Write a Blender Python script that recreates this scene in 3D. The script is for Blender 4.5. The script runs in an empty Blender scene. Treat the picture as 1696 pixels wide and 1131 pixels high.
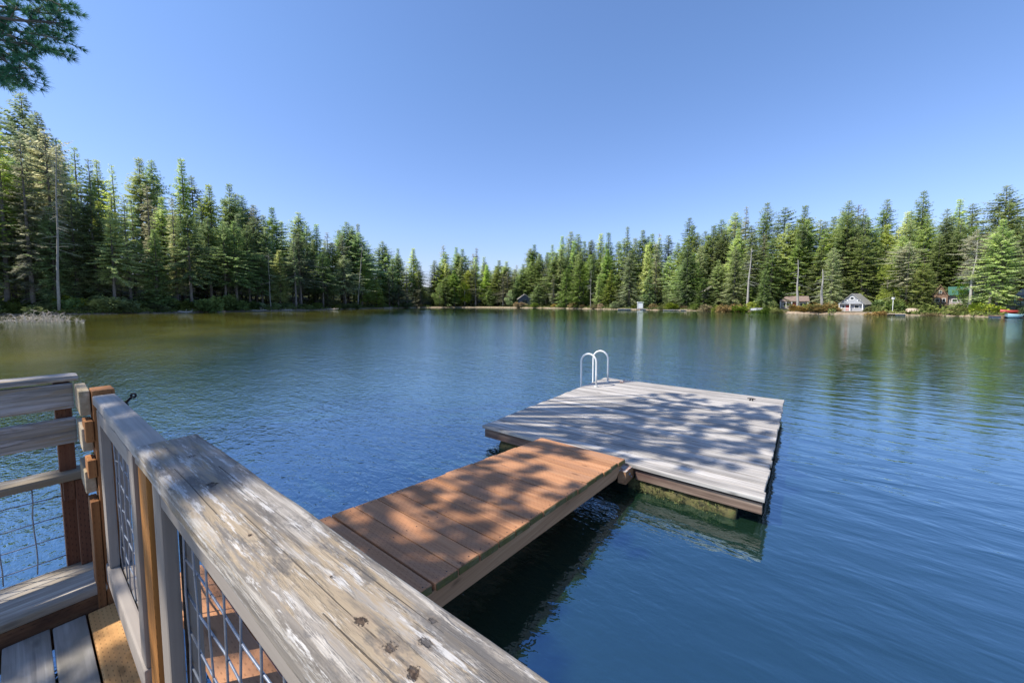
import bpy, bmesh, math, random
from mathutils import Vector, Matrix, noise
R_ = math.radians
C = bpy.context.scene.collection
S = 1.5            # one layout unit in metres
WL = 1.17          # camera height above the water in layout units
HC = S * WL

# ------------------------------------------------------------------ camera
F, YP, PITCH, YAW = 632.9, 545.44, .0678, -.656
def _cammat():
    cp, sp = math.cos(PITCH), math.sin(PITCH)
    f = Vector((0, cp, -sp)); r = Vector((1, 0, 0)); u = r.cross(f)
    c, s = math.cos(YAW), math.sin(YAW)
    W = Matrix(((c, s, 0), (-s, c, 0), (0, 0, 1)))
    return W @ r, W @ u, W @ f
CR, CU, CF = _cammat()
cd = bpy.data.cameras.new('camera'); cam = bpy.data.objects.new('camera', cd); C.objects.link(cam)
m = Matrix.Identity(4)
for i in range(3):
    m[i][0] = CR[i]; m[i][1] = CU[i]; m[i][2] = -CF[i]
m[2][3] = HC
cam.matrix_world = m
cd.sensor_width = 36; cd.lens = F / 1696 * 36; cd.shift_y = -(565.5 - YP) / 1696
cd.clip_start = .05; cd.clip_end = 5000
bpy.context.scene.camera = cam

# ------------------------------------------------------------------ light
SUNV = Vector((-.40, -.60, .92)).normalized()      # towards the sun
EL = math.asin(SUNV.z); AZ = math.atan2(SUNV.x, SUNV.y)
w = bpy.data.worlds.new('World'); bpy.context.scene.world = w; w.use_nodes = True
nt = w.node_tree; bg = nt.nodes['Background']
sky = nt.nodes.new('ShaderNodeTexSky'); sky.sky_type = 'NISHITA'; sky.sun_disc = False
sky.sun_elevation = EL; sky.sun_rotation = AZ; sky.air_density = 1.1; sky.dust_density = .6; sky.ozone_density = 3.0
tint = nt.nodes.new('ShaderNodeMix'); tint.data_type = 'RGBA'; tint.blend_type = 'MULTIPLY'; tint.inputs[0].default_value = 1
tc = nt.nodes.new('ShaderNodeTexCoord'); sx = nt.nodes.new('ShaderNodeSeparateXYZ'); cr_ = nt.nodes.new('ShaderNodeValToRGB')
nt.links.new(tc.outputs['Generated'], sx.inputs[0]); nt.links.new(sx.outputs[2], cr_.inputs[0])
cr_.color_ramp.elements[0].position = 0.0; cr_.color_ramp.elements[0].color = (.62, .58, .78, 1)
cr_.color_ramp.elements[1].position = .5; cr_.color_ramp.elements[1].color = (.68, .77, .93, 1)
e_ = cr_.color_ramp.elements.new(.18); e_.color = (.68, .70, .89, 1)
nt.links.new(cr_.outputs[0], tint.inputs[7]); nt.links.new(sky.outputs[0], tint.inputs[6]); nt.links.new(tint.outputs[2], bg.inputs[0]); bg.inputs[1].default_value = .118
sl = bpy.data.lights.new('sun', 'SUN'); sl.energy = 3.9; sl.angle = R_(.5); sl.color = (1, .93, .83)
so = bpy.data.objects.new('sun', sl); C.objects.link(so)
so.rotation_euler = (-SUNV).to_track_quat('-Z', 'Y').to_euler()
vs = bpy.context.scene.view_settings
vs.view_transform = 'Standard'; vs.look = 'None'; vs.gamma = 1; vs.exposure = 1.0
bpy.context.scene.cycles.max_bounces = 6
bpy.context.scene.cycles.transparent_max_bounces = 4

# ------------------------------------------------------------------ helpers
def P(x, y, z): return Vector((S * x, S * y, S * (z + WL)))
def place(px, depth, z=0.0):
    """ground point seen at horizontal bearing px, at forward depth (metres)"""
    fx, fy = CF.x, CF.y; n = math.hypot(fx, fy); fx /= n; fy /= n
    r = (px - 848) / F * depth * math.cos(PITCH)
    return Vector((fx * depth + CR.x * r, fy * depth + CR.y * r, z))
def px_m(px_len, depth): return px_len * depth / F
FACE = math.atan2(CR.y, CR.x)      # rotation that makes local +x run along image right

def link(name, me, mat=None, parent=None):
    o = bpy.data.objects.new(name, me); C.objects.link(o)
    if mat: me.materials.append(mat)
    if parent:
        o.parent = parent
    return o
def tag(o, label=None, cat=None, group=None, kind=None):
    if label: o['label'] = label
    if cat: o['category'] = cat
    if group: o['group'] = group
    if kind: o['kind'] = kind
    return o
def empty(name, loc, rz=0, **k):
    o = bpy.data.objects.new(name, None); C.objects.link(o); o.location = loc; o.rotation_euler = (0, 0, rz)
    o.empty_display_size = .2
    return tag(o, **k)
class MB:
    """collects faces, in world or local coordinates, into one mesh"""
    def __init__(s): s.v = []; s.f = []; s.smooth = False
    def quad(s, a, b, c, d):
        n = len(s.v); s.v += [a, b, c, d]; s.f.append((n, n+1, n+2, n+3))
    def tri(s, a, b, c):
        n = len(s.v); s.v += [a, b, c]; s.f.append((n, n+1, n+2))
    def hexa(s, p, ch=0.0):
        """box from 8 corner points: 0-3 bottom loop, 4-7 top loop; ch = chamfer"""
        bm = bmesh.new(); vs_ = [bm.verts.new(q) for q in p]
        for f in ((3,2,1,0),(4,5,6,7),(0,1,5,4),(1,2,6,5),(2,3,7,6),(3,0,4,7)): bm.faces.new([vs_[i] for i in f])
        if ch: bmesh.ops.bevel(bm, geom=bm.edges[:], offset=ch, segments=2, affect='EDGES', profile=.6)
        n = len(s.v); bm.verts.index_update()
        s.v += [v.co.copy() for v in bm.verts]
        s.f += [tuple(n + v.index for v in f.verts) for f in bm.faces]
        bm.free()
    def box(s, x0, x1, y0, y1, z0, z1, ch=0.0, T=None):
        p = [Vector(q) for q in ((x0,y0,z0),(x1,y0,z0),(x1,y1,z0),(x0,y1,z0),(x0,y0,z1),(x1,y0,z1),(x1,y1,z1),(x0,y1,z1))]
        if T: p = [T(q) for q in p]
        s.hexa(p, ch)
    def tube(s, pts, rad, n=6, cap=True):
        rads = rad if isinstance(rad, (list, tuple)) else [rad] * len(pts)
        base = len(s.v); prev = None
        for i, p in enumerate(pts):
            p = Vector(p)
            d = (Vector(pts[min(i+1, len(pts)-1)]) - Vector(pts[max(i-1, 0)])).normalized()
            if prev is None:
                a = d.orthogonal().normalized()
            else:
                a = (prev - d * prev.dot(d)).normalized()
            prev = a; b = d.cross(a)
            for k in range(n):
                t = 2 * math.pi * k / n
                s.v.append(p + (a * math.cos(t) + b * math.sin(t)) * rads[i])
        for i in range(len(pts) - 1):
            for k in range(n):
                k2 = (k + 1) % n
                s.f.append((base+i*n+k, base+i*n+k2, base+(i+1)*n+k2, base+(i+1)*n+k))
        if cap:
            s.f.append(tuple(base + k for k in range(n))[::-1]); s.f.append(tuple(base+(len(pts)-1)*n + k for k in range(n)))
    def mesh(s, name, smooth=False, off=None):
        me = bpy.data.meshes.new(name)
        vv = s.v if off is None else [v - off for v in s.v]
        me.from_pydata([tuple(v) for v in vv], [], s.f); me.update()
        if smooth: me.polygons.foreach_set('use_smooth', [True] * len(me.polygons))
        return me
    def build(s, name, mat, parent=None, smooth=False):
        # child meshes are given in world coordinates: subtract the parent's place
        off = parent.matrix_world_cache if hasattr(parent, 'matrix_world_cache') else None
        loc = Vector((0, 0, 0)); p = parent
        while p is not None: loc = loc + p.location; p = p.parent
        o = link(name, s.mesh(name, smooth), mat, parent)
        o.location = -loc if parent else (0, 0, 0)
        return o

# ------------------------------------------------------------------ node helper
class G:
    def __init__(s, name):
        s.m = bpy.data.materials.new(name); s.m.use_nodes = True; s.t = s.m.node_tree
        s.t.nodes.clear(); s.out = s.n('OutputMaterial')
    def n(s, k, **kw):
        nd = s.t.nodes.new('ShaderNode' + k)
        for a, b in kw.items(): setattr(nd, a, b)
        return nd
    def l(s, a, b): s.t.links.new(a, b)
    def put(s, v, sock):
        if hasattr(v, 'is_linked') or isinstance(v, bpy.types.NodeSocket): s.l(v, sock)
        else: sock.default_value = v if not isinstance(v, tuple) or len(v) != 3 or sock.type != 'RGBA' else (*v, 1)
    def math(s, op, a, b=0.0, c=None, clamp=False):
        nd = s.n('Math', operation=op, use_clamp=clamp); s.put(a, nd.inputs[0]); s.put(b, nd.inputs[1])
        if c is not None: s.put(c, nd.inputs[2])
        return nd.outputs[0]
    def mix(s, f, a, b, mode='MIX'):
        nd = s.n('Mix', data_type='RGBA', blend_type=mode); s.put(f, nd.inputs[0]); s.put(a, nd.inputs[6]); s.put(b, nd.inputs[7])
        return nd.outputs[2]
    def ramp(s, v, stops, interp='LINEAR'):
        nd = s.n('ValToRGB'); cr = nd.color_ramp; cr.interpolation = interp
        while len(cr.elements) < len(stops): cr.elements.new(.5)
        for e, (p, c) in zip(cr.elements, stops):
            e.position = p; e.color = (*c, 1) if isinstance(c, tuple) else (c, c, c, 1)
        s.put(v, nd.inputs[0]); return nd.outputs[0]
    def coords(s, kind='Object'): return s.n('TexCoord').outputs[kind]
    def mapping(s, vec, scale=(1,1,1), loc=(0,0,0), rot=(0,0,0)):
        nd = s.n('Mapping'); s.l(vec, nd.inputs[0]); nd.inputs[1].default_value = loc; nd.inputs[2].default_value = rot; nd.inputs[3].default_value = scale
        return nd.outputs[0]
    def noise(s, vec, scale=1, detail=3, rough=.55, dist=0):
        nd = s.n('TexNoise'); s.l(vec, nd.inputs['Vector']); nd.inputs['Scale'].default_value = scale
        nd.inputs['Detail'].default_value = detail; nd.inputs['Roughness'].default_value = rough; nd.inputs['Distortion'].default_value = dist
        return nd.outputs[0]
    def add(s, a, b):
        nd = s.n('VectorMath', operation='ADD'); s.put(a, nd.inputs[0]); s.put(b, nd.inputs[1]); return nd.outputs[0]
    def rnd(s): return s.n('ObjectInfo').outputs['Random']
    def sep(s, v): nd = s.n('SeparateXYZ'); s.l(v, nd.inputs[0]); return nd.outputs
    def comb(s, x, y, z):
        nd = s.n('CombineXYZ'); s.put(x, nd.inputs[0]); s.put(y, nd.inputs[1]); s.put(z, nd.inputs[2]); return nd.outputs[0]
    def bump(s, h, st=.5, dist=.01, normal=None):
        nd = s.n('Bump'); nd.inputs['Strength'].default_value = st; nd.inputs['Distance'].default_value = dist; s.put(h, nd.inputs['Height'])
        if normal: s.l(normal, nd.inputs['Normal'])
        return nd.outputs[0]
    def bsdf(s, col, rough=.7, normal=None, metal=0, spec=.4, **kw):
        nd = s.n('BsdfPrincipled'); s.put(col, nd.inputs['Base Color']); s.put(rough, nd.inputs['Roughness'])
        nd.inputs['Metallic'].default_value = metal; nd.inputs['Specular IOR Level'].default_value = spec
        if normal: s.l(normal, nd.inputs['Normal'])
        s.l(nd.outputs[0], s.out.inputs[0]); return nd

def wood(name, axis, dark, mid, light, crack=.35, slits=False, moss=None, stain=None, knots=True, film=None, fine=1.0, bumpd=.002, contrast=1.0, spots=None, boardvar=.38, mottle=False):
    g = G(name); co = g.coords(); rnd = g.rnd()
    x, y, z = g.sep(co)
    a = {'x': x, 'y': y, 'z': z}[axis]
    o1, o2 = {'x': (y, z), 'y': (x, z), 'z': (x, y)}[axis]
    rs = g.math('MULTIPLY', rnd, 17.3)
    a2 = g.math('ADD', a, rs)
    v = g.comb(a2, o1, o2)                                     # length first
    warp = g.noise(g.mapping(v, (1.1, 6, 6)), 1, 2)
    o1w = g.math('ADD', o1, g.math('MULTIPLY', warp, .011))
    vw = g.comb(a2, o1w, o2)
    grain = g.noise(g.mapping(vw, (1.6*fine, 62*fine, 62*fine)), 1, 5, .65)
    streak = g.noise(g.mapping(vw, (1.0, 22, 22)), 1, 3, .6)
    blot = g.noise(g.mapping(v, (3.0, 7, 7)), 1, 4, .6)
    f = g.math('ADD', g.math('MULTIPLY', grain, .5), g.math('MULTIPLY', streak, .5))
    c = g.ramp(f, [(.5-.17/contrast, dark), (.5, mid), (.5+.17/contrast, light)])
    c = g.mix(g.ramp(blot, [(.35, .0), (.7, .55)]), c, mid)
    # silvered or stained by board
    tone = g.math('ADD', .80, g.math('MULTIPLY', g.math('FRACT', g.math('MULTIPLY', rnd, 7.7)), boardvar))
    c = g.mix(1.0, c, g.comb(tone, tone, tone), 'MULTIPLY')
    h = g.math('MULTIPLY', f, 1.0)
    if film:   # a lighter or tan skin that has worn off along the grain
        fn = g.noise(g.mapping(vw, (2.4, 26, 26)), 1, 7, .72, .15)
        fm = g.math('MULTIPLY', g.ramp(fn, [(.49, 0.0), (.55, .9)]), g.ramp(grain, [(.38, .35), (.55, 1.0)]))
        c = g.mix(fm, c, g.mix(blot, film, tuple(q*.75 for q in film)))
        fn2 = g.noise(g.mapping(g.add(vw, (5.1, 3.3, 1.2)), (1.7, 17, 17)), 1, 7, .72, .25)
        c = g.mix(g.ramp(fn2, [(.52, 0.0), (.57, .85)]), c, stain or (.3, .24, .16))
        gd = g.noise(g.mapping(g.add(vw, (1.7, 8.3, 1.2)), (2.6, 34, 34)), 1, 5, .7)
        c = g.mix(g.ramp(gd, [(.33, .85), (.45, 0.0)]), c, dark)
        h = g.math('ADD', h, g.math('MULTIPLY', fm, .6))
    elif stain:
        fn2 = g.noise(g.mapping(g.add(vw, (5.1, 3.3, 1.2)), (1.2, 4, 4)), 1, 5, .65, .5)
        c = g.mix(g.ramp(fn2, [(.47, 0.0), (.62, .8)]), c, stain)
    if spots:
        kn = g.noise(g.mapping(co, (90, 120, 90)), 1, 4, .7)
        for cy, x0_, x1_ in ((.183, -.62, -.20), (.160, -.9, -.62), (.215, -.85, -.55), (.224, -.42, -.25), (.168, -.36, -.1)):
            yy = g.math('SUBTRACT', g.math('ADD', y, g.math('MULTIPLY', g.math('SUBTRACT', warp, .5), .022)), cy * S)
            ln = g.math('LESS_THAN', g.math('ABSOLUTE', yy), g.math('MULTIPLY', g.math('SUBTRACT', grain, .30), .0060))
            ln = g.math('MULTIPLY', ln, g.math('MULTIPLY', g.math('GREATER_THAN', x, x0_ * S), g.math('LESS_THAN', x, x1_ * S)))
            c = g.mix(g.math('MULTIPLY', ln, .85), c, (.05, .04, .03)); h = g.math('SUBTRACT', h, g.math('MULTIPLY', ln, 1.5))
    for kx, ky, kr in (spots or []):
        dx = g.math('MULTIPLY', g.math('SUBTRACT', x, kx), .62); dy = g.math('SUBTRACT', y, ky)
        dd = g.math('SQRT', g.math('ADD', g.math('MULTIPLY', dx, dx), g.math('MULTIPLY', dy, dy)))
        dd = g.math('ADD', dd, g.math('MULTIPLY', g.math('SUBTRACT', kn, .5), kr * 4.0))
        c = g.mix(g.ramp(g.math('DIVIDE', dd, kr * 4), [(.25, .75), (.62, 0.0)]), c, (.26, .20, .14))
        k2 = g.ramp(g.math('DIVIDE', dd, kr * 2), [(.30, 1.0), (.48, 0.0)])
        c = g.mix(k2, c, g.mix(g.ramp(kn, [(.4, 0.0), (.6, 1.0)]), (.03, .02, .014), (.13, .09, .06))); h = g.math('SUBTRACT', h, g.math('MULTIPLY', k2, 2.0))
    if mottle:      # dark grey mottles and bare bleached fibres
        gn = g.noise(g.mapping(g.add(vw, (3.3, 1.1, 7.2)), (4.5, 13, 13)), 1, 8, .75)
        c = g.mix(g.ramp(gn, [(.54, 0.0), (.62, .75)]), c, (.085, .082, .08))
        gb = g.noise(g.mapping(g.add(vw, (6.3, 2.1, .2)), (7, 60, 60)), 1, 6, .75)
        c = g.mix(g.ramp(gb, [(.55, 0.0), (.62, .7)]), c, (.52, .51, .49))
        h = g.math('ADD', h, g.math('MULTIPLY', gb, .5))
    # drying cracks
    ck = g.noise(g.mapping(g.add(vw, (9.1, 4.3, 2.2)), (1.3, 46, 46)), 1, 2, .5)
    cm = g.ramp(ck, [(.24, 1.0), (.30, 0.0)])
    c = g.mix(g.math('MULTIPLY', cm, crack), c, (.02, .016, .012))
    h = g.math('SUBTRACT', h, g.math('MULTIPLY', cm, .8))
    if knots:
        vo = g.n('TexVoronoi'); g.l(g.mapping(v, (2.6, 7.5, 7.5)), vo.inputs['Vector']); vo.inputs['Scale'].default_value = 1
        km = g.ramp(vo.outputs['Distance'], [(.05, 1.0), (.13, 0.0)])
        c = g.mix(g.math('MULTIPLY', km, .75), c, tuple(q*.35 for q in mid))
        h = g.math('SUBTRACT', h, g.math('MULTIPLY', km, .5))
    if slits:
        o1s = g.math('ADD', o1, g.math('ADD', o2, 50.0)); row = g.math('FLOOR', g.math('DIVIDE', o1s, .0145))
        u = g.math('FRACT', g.math('ADD', g.math('DIVIDE', a2, .034), g.math('MULTIPLY', row, .37)))
        vv = g.math('FRACT', g.math('DIVIDE', o1s, .0145))
        su = g.math('LESS_THAN', u, .36)
        sv = g.math('LESS_THAN', g.math('ABSOLUTE', g.math('SUBTRACT', vv, .5)), .12)
        sm = g.math('MULTIPLY', su, sv)
        sm = g.math('MULTIPLY', sm, g.ramp(g.noise(g.mapping(v, (2, 9, 9)), 1, 2), [(.40, .25), (.52, 1.0)]))
        c = g.mix(g.math('MULTIPLY', sm, slits), c, tuple(q*.22 for q in dark))
        h = g.math('SUBTRACT', h, g.math('MULTIPLY', sm, slits * .8))
    if moss:
        mn = g.noise(g.mapping(co, (9, 9, 14)), 1, 5, .7)
        c = g.mix(g.ramp(mn, [(moss, 0.0), (moss+.09, .9)]), c, g.mix(g.noise(g.mapping(co, (30, 30, 30)), 1, 3), (.045, .045, .012), (.14, .12, .03)))
    g.bsdf(c, .78, g.bump(h, .75, bumpd), spec=.25)
    return g.m

M = {}
GREY = ((.13,.125,.12), (.36,.34,.32), (.66,.63,.58))
CAPK = [(-.322,.183,.9),(-.276,.184,1.1),(-.241,.182,.9),(-.256,.207,.8),(-.268,.226,.5),(-.401,.198,.5),(-.771,.184,1.3),(-.949,.197,1.0),(-.56,.17,.4)]
M['cap'] = wood('weathered_rail_wood', 'x', (0.106,0.095,0.083), (0.286,0.255,0.216), (0.477,0.435,0.377), film=(0.498,0.460,0.405), stain=(0.286,0.225,0.147), crack=.9, knots=False, bumpd=.0035, boardvar=.0, mottle=True, contrast=1.35, spots=[(a*S,b*S,k*.0075) for a,b,k in CAPK])
M['cap2'] = wood('smooth_rail_wood', 'x', (0.208,0.196,0.176), (0.336,0.312,0.280), (0.440,0.416,0.376), crack=.3, bumpd=.001, knots=False)
M['dockboard'] = wood('silvered_dock_boards', 'x', (.08,.075,.07), (.30,.28,.255), (.50,.475,.44), crack=.8, bumpd=.004, contrast=1.25, boardvar=.5)
M['dockbeam'] = wood('dock_fascia_wood', 'x', (0.048,0.028,0.020), (0.184,0.128,0.096), (0.368,0.304,0.240), crack=.5, stain=(0.080,0.044,0.036), bumpd=.003)
M['ramp'] = wood('orange_gangway_wood', 'x', (0.202,0.085,0.040), (0.394,0.189,0.090), (0.503,0.279,0.145), crack=.15, slits=.3, stain=(0.352,0.189,0.108), contrast=.75, bumpd=.002)
M['rampside'] = wood('gangway_beam_wood', 'y', (0.144,0.075,0.037), (0.324,0.180,0.094), (0.456,0.280,0.156), crack=.2, slits=False, bumpd=.002, contrast=.8)
M['rampedge'] = wood('mossy_board_ends', 'y', (0.048,0.040,0.020), (0.128,0.112,0.048), (0.240,0.208,0.120), moss=.44, bumpd=.003, knots=False)
M['greyx'] = wood('grey_deck_wood', 'x', (0.080,0.072,0.064), (0.264,0.248,0.224), (0.400,0.384,0.344), crack=.6, bumpd=.003, stain=(0.192,0.176,0.144))
M['greyy'] = wood('grey_side_wood', 'y', *[(0.096,0.092,0.084), (0.288,0.264,0.232), (0.440,0.416,0.384)], crack=.5, film=(0.464,0.448,0.448), stain=(0.288,0.232,0.160), bumpd=.003)
M['creamx'] = wood('pale_short_boards', 'x', (.22,.17,.115), (.40,.335,.24), (.55,.49,.38), crack=.35, bumpd=.002, knots=False, stain=(.26,.20,.11))
M['cornerz'] = wood('brown_orange_post_wood', 'z', (.15,.065,.025), (.27,.12,.045), (.37,.18,.07), crack=.4, slits=.5, bumpd=.002, knots=False)
M['plank'] = wood('worn_plank_wood', 'y', (0.080,0.068,0.056), (0.288,0.256,0.216), (0.480,0.448,0.384), crack=.7, stain=(0.208,0.168,0.112), bumpd=.004)
M['orange'] = wood('orange_deck_wood', 'x', (.36,.17,.06), (.56,.30,.11), (.66,.40,.17), crack=.1, slits=.5, bumpd=.002, contrast=.7)
M['orangez'] = wood('orange_post_wood', 'z', (0.208,0.084,0.022), (0.352,0.152,0.036), (0.440,0.224,0.064), crack=.25, slits=.5, bumpd=.002, contrast=.8, knots=False)
M['brownz'] = wood('brown_post_wood', 'z', (0.080,0.028,0.016), (0.160,0.068,0.036), (0.240,0.120,0.064), crack=.3, slits=.5, bumpd=.002, knots=False)
M['browny'] = wood('brown_beam_wood', 'y', (0.040,0.018,0.011), (0.176,0.084,0.040), (0.272,0.144,0.072), crack=.6, slits=.5, stain=(0.048,0.024,0.016), bumpd=.003)
M['stilez'] = wood('primed_stile_wood', 'z', (0.156,0.136,0.117), (0.226,0.199,0.172), (0.281,0.254,0.218), crack=.05, bumpd=.0008, knots=False, contrast=.6)
M['stilex'] = wood('primed_frame_wood', 'x', (0.170,0.149,0.128), (0.246,0.217,0.187), (0.306,0.276,0.238), crack=.05, bumpd=.0008, knots=False, contrast=.6)
def plain(name, col, rough=.6, metal=0, var=.25, sc=6, bumpd=0.0, spec=.4, stops=None):
    g = G(name); n = g.noise(g.mapping(g.coords(), (sc,)*3), 1, 5, .65)
    c = g.ramp(n, stops) if stops else g.mix(g.ramp(n, [(.3, 0.0), (.7, 1.0)]), tuple(q*(1-var) for q in col), tuple(min(1, q*(1+var)) for q in col))
    g.bsdf(c, rough, g.bump(n, .5, bumpd) if bumpd else None, metal, spec); return g.m
M['galv'] = plain('galvanised_wire', (.26,.29,.34), .42, .7, .2, 60)
M['white_tube'] = plain('white_painted_tube', (.62,.63,.61), .35, 0, .12, 14)
M['black'] = plain('black_iron', (.01,.01,.012), .45, .3, .3, 40)
M['rust'] = plain('rusty_painted_steel', (.3,.2,.15), .6, .2, .3, 30, .002, stops=[(.35,(.30,.10,.05)),(.5,(.42,.30,.24)),(.62,(.50,.55,.52))])
M['mossfloat'] = plain('mossy_float_log', (.1,.1,.03), .85, 0, .3, 16, .02, stops=[(.34,(.012,.014,.006)),(.47,(.06,.055,.018)),(.56,(.085,.075,.025)),(.66,(.05,.07,.016)),(.78,(.20,.18,.08))])
M['mossleaf'] = plain('wet_moss', (.075,.085,.022), .8, 0, .5, 20)

# ------------------------------------------------------------------ terrain, water
SH = [(-900,540),(-260,526),(0,522),(150,520.5),(270,519),(400,516),(500,514.3),(600,511.5),(700,509.6),(800,509.4),(900,510.4),(1000,512.2),(1100,513.8),(1200,515.7),(1300,519),(1400,521),(1500,522),(1600,524),(1696,527),(1950,532),(2800,545)]
def lerp(tab, x):
    if x <= tab[0][0]: return tab[0][1]
    for (a, b), (c, d) in zip(tab, tab[1:]):
        if x <= c: return b + (d - b) * (x - a) / (c - a)
    return tab[-1][1]
def shore_depth(px): return HC * F / (lerp(SH, px) - 502.5)
def shore_r(az):          # az relative to the camera's forward direction, radians, right positive
    a = math.degrees(az)
    if -68 < a < 68:
        px = 848 + F * math.tan(az); d = shore_depth(px); r = d / math.cos(az)
        if a < -56: r = r + (9 - r) * (-56 - a) / 12
        if a > 56: r = r + (9 - r) * (a - 56) / 12
    else:
        r = 9 - 5.6 * min(1, (abs(a) - 68) / 40)
    return r * (1 + .02 * noise.noise(Vector((az * 40, 0, 3)))) if r > 20 else r
def ground_h(d, az):      # d = metres beyond the shore
    if d < 0: return max(-3, d * .12) - .05
    hill = .12 if az < 0 else .09
    return min(.45, d * .30) + max(0, d - 9) * hill * (1 if d < 120 else 120 / d) + .25 * noise.noise(Vector((d * .11, az * 9, 0))) * min(1, d / 4)
fn = Vector((CF.x, CF.y)).normalized(); rn = Vector((CR.x, CR.y)).normalized()
def polar(az, r): return Vector((fn.x * math.cos(az) * r + rn.x * math.sin(az) * r, fn.y * math.cos(az) * r + rn.y * math.sin(az) * r, 0))
def terrain():
    mb = MB(); rows = []
    offs = [-30, -12, -5, -2, -.6, 0, .4, .9, 1.5, 2.5, 4, 6.5, 10, 15, 22, 32, 46, 65, 90, 140, 260, 600, 1800]
    N = 540
    for i in range(N):
        az = -math.pi + 2 * math.pi * i / N; r0 = shore_r(az); row = []
        for d in offs:
            r = r0 + d if d >= 0 else r0 * max(.12, 1 + d / 34)
            dd = d if d >= 0 else -(r0 - r)
            q = polar(az, r); q.z = ground_h(dd, az); row.append(len(mb.v)); mb.v.append(q)
        rows.append(row)
    c0 = len(mb.v); mb.v.append(Vector((0, 0, -3)))
    for i in range(N):
        a, b = rows[i], rows[(i+1) % N]
        mb.f.append((c0, b[0], a[0]))
        for k in range(len(offs) - 1): mb.f.append((a[k], b[k], b[k+1], a[k+1]))
    g = G('forest_floor'); co = g.coords()
    n1 = g.noise(g.mapping(co, (.5, .5, .5)), 1, 6, .65); n2 = g.noise(g.mapping(co, (3, 3, 3)), 1, 4, .6)
    c = g.ramp(n1, [(.3, (.02,.02,.008)), (.48, (.04,.045,.018)), (.6, (.06,.07,.022)), (.75, (.03,.05,.013))])
    z = g.sep(co)[2]
    beach = g.ramp(n2, [(.3, (.14,.10,.065)), (.5, (.26,.20,.14)), (.7, (.38,.32,.24))])
    zz = g.math('ADD', z, g.math('MULTIPLY', g.math('SUBTRACT', n2, .5), .35))
    c = g.mix(g.ramp(zz, [(.25, 1.0), (.48, 0.0)]), c, beach)
    g.bsdf(c, .95, g.bump(n2, .6, .1), spec=.1)
    o = mb.build('ground', g.m, smooth=True); tag(o, kind='structure'); return o
ground = terrain()

def water():
    bm = bmesh.new(); bmesh.ops.create_circle(bm, cap_ends=True, segments=64, radius=1500)
    me = bpy.data.meshes.new('water'); bm.to_mesh(me); bm.free()
    g = G('lake_water'); co = g.coords('Object'); x, y, z = g.sep(co)
    # distance from the jetty sets how coarse the visible ripples are
    r = g.math('SQRT', g.math('ADD', g.math('MULTIPLY', x, x), g.math('MULTIPLY', y, y)))
    rot = (0, 0, R_(25))
    w1 = g.noise(g.mapping(co, (1.0, 2.6, 1), rot=rot), 1.5, 3, .5, .3)
    w2 = g.noise(g.mapping(co, (1.0, 2.0, 1), rot=(0, 0, R_(38))), 6.5, 3, .55, .5)
    w3 = g.noise(g.mapping(co, (1.0, 1.7, 1), rot=(0, 0, R_(10))), 17, 2, .5, .3)
    gust = g.ramp(g.noise(g.mapping(co, (.030, .085, 1), rot=rot), 1, 3, .5), [(.36, 0.25), (.60, 1.0)])
    # sheltered water on the right-hand side of the jetty
    side = g.ramp(g.math('ADD', g.math('MULTIPLY', g.math('SUBTRACT', x, g.math('MULTIPLY', y, .10)), .16), .5), [(.10, 1.0), (.42, .10)])
    near = g.ramp(g.math('DIVIDE', r, 75), [(0.0, 0.0), (1.0, 1.0)])
    amp = g.mix(near, g.math('MULTIPLY', side, g.ramp(g.noise(g.mapping(co, (.35, .7, 1), rot=rot), 1, 3, .6), [(.35, .8), (.62, 1.0)])), gust)
    amp = g.math('MULTIPLY', amp, 1.35)
    h = g.math('ADD', g.math('MULTIPLY', g.math('MULTIPLY', w1, .019), g.ramp(g.noise(g.mapping(co, (.16, .3, 1)), 1, 3), [(.3, .35), (.65, 1.0)])), g.math('ADD', g.math('MULTIPLY', g.math('MULTIPLY', w2, .0105), amp), g.math('MULTIPLY', g.math('MULTIPLY', w3, .0040), amp)))
    nrm = g.bump(h, 1.0, 1.0)
    # calm / ruffled strength
    bl = g.noise(g.mapping(co, (.05, .05, .05)), 1, 3)
    deep = g.mix(g.ramp(bl, [(.35, 0.0), (.65, 1.0)]), (.006,.020,.011), (.012,.032,.013))
    shal_refl_n = g.noise(g.mapping(co, (.12, .12, .1)), 1, 4, .6)
    # weedy shallows on the left, gold diffuse also painting in sunlit tree reflections
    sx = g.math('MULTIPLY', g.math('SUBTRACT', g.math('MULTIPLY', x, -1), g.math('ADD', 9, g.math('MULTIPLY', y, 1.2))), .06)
    shal = g.math('MULTIPLY', g.ramp(sx, [(0.0, 0.0), (.7, 1.0)]), g.ramp(shal_refl_n, [(.3, .35), (.6, 1.0)]))
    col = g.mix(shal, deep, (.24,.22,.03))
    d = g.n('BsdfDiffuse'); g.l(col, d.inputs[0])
    gl = g.n('BsdfGlossy'); gl.inputs['Roughness'].default_value = .035; g.l(nrm, gl.inputs['Normal']); 
    lw = g.n('LayerWeight'); lw.inputs['Blend'].default_value = .5; g.l(nrm, lw.inputs['Normal'])
    g.l(g.mix(g.ramp(lw.outputs['Facing'], [(.35, 0.0), (.92, 1.0)]), (.46, .72, 1.0), (.86, .95, .95)), gl.inputs[0])
    fac = g.math('ADD', .31, g.math('MULTIPLY', g.math('POWER', lw.outputs['Facing'], 3.0), .69), clamp=True)
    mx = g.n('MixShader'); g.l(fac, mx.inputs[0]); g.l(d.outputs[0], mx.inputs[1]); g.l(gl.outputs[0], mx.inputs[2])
    g.l(mx.outputs[0], g.out.inputs[0])
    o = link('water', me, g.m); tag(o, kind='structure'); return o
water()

# ================================================================== JETTY
rnd = random.Random(5)
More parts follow.
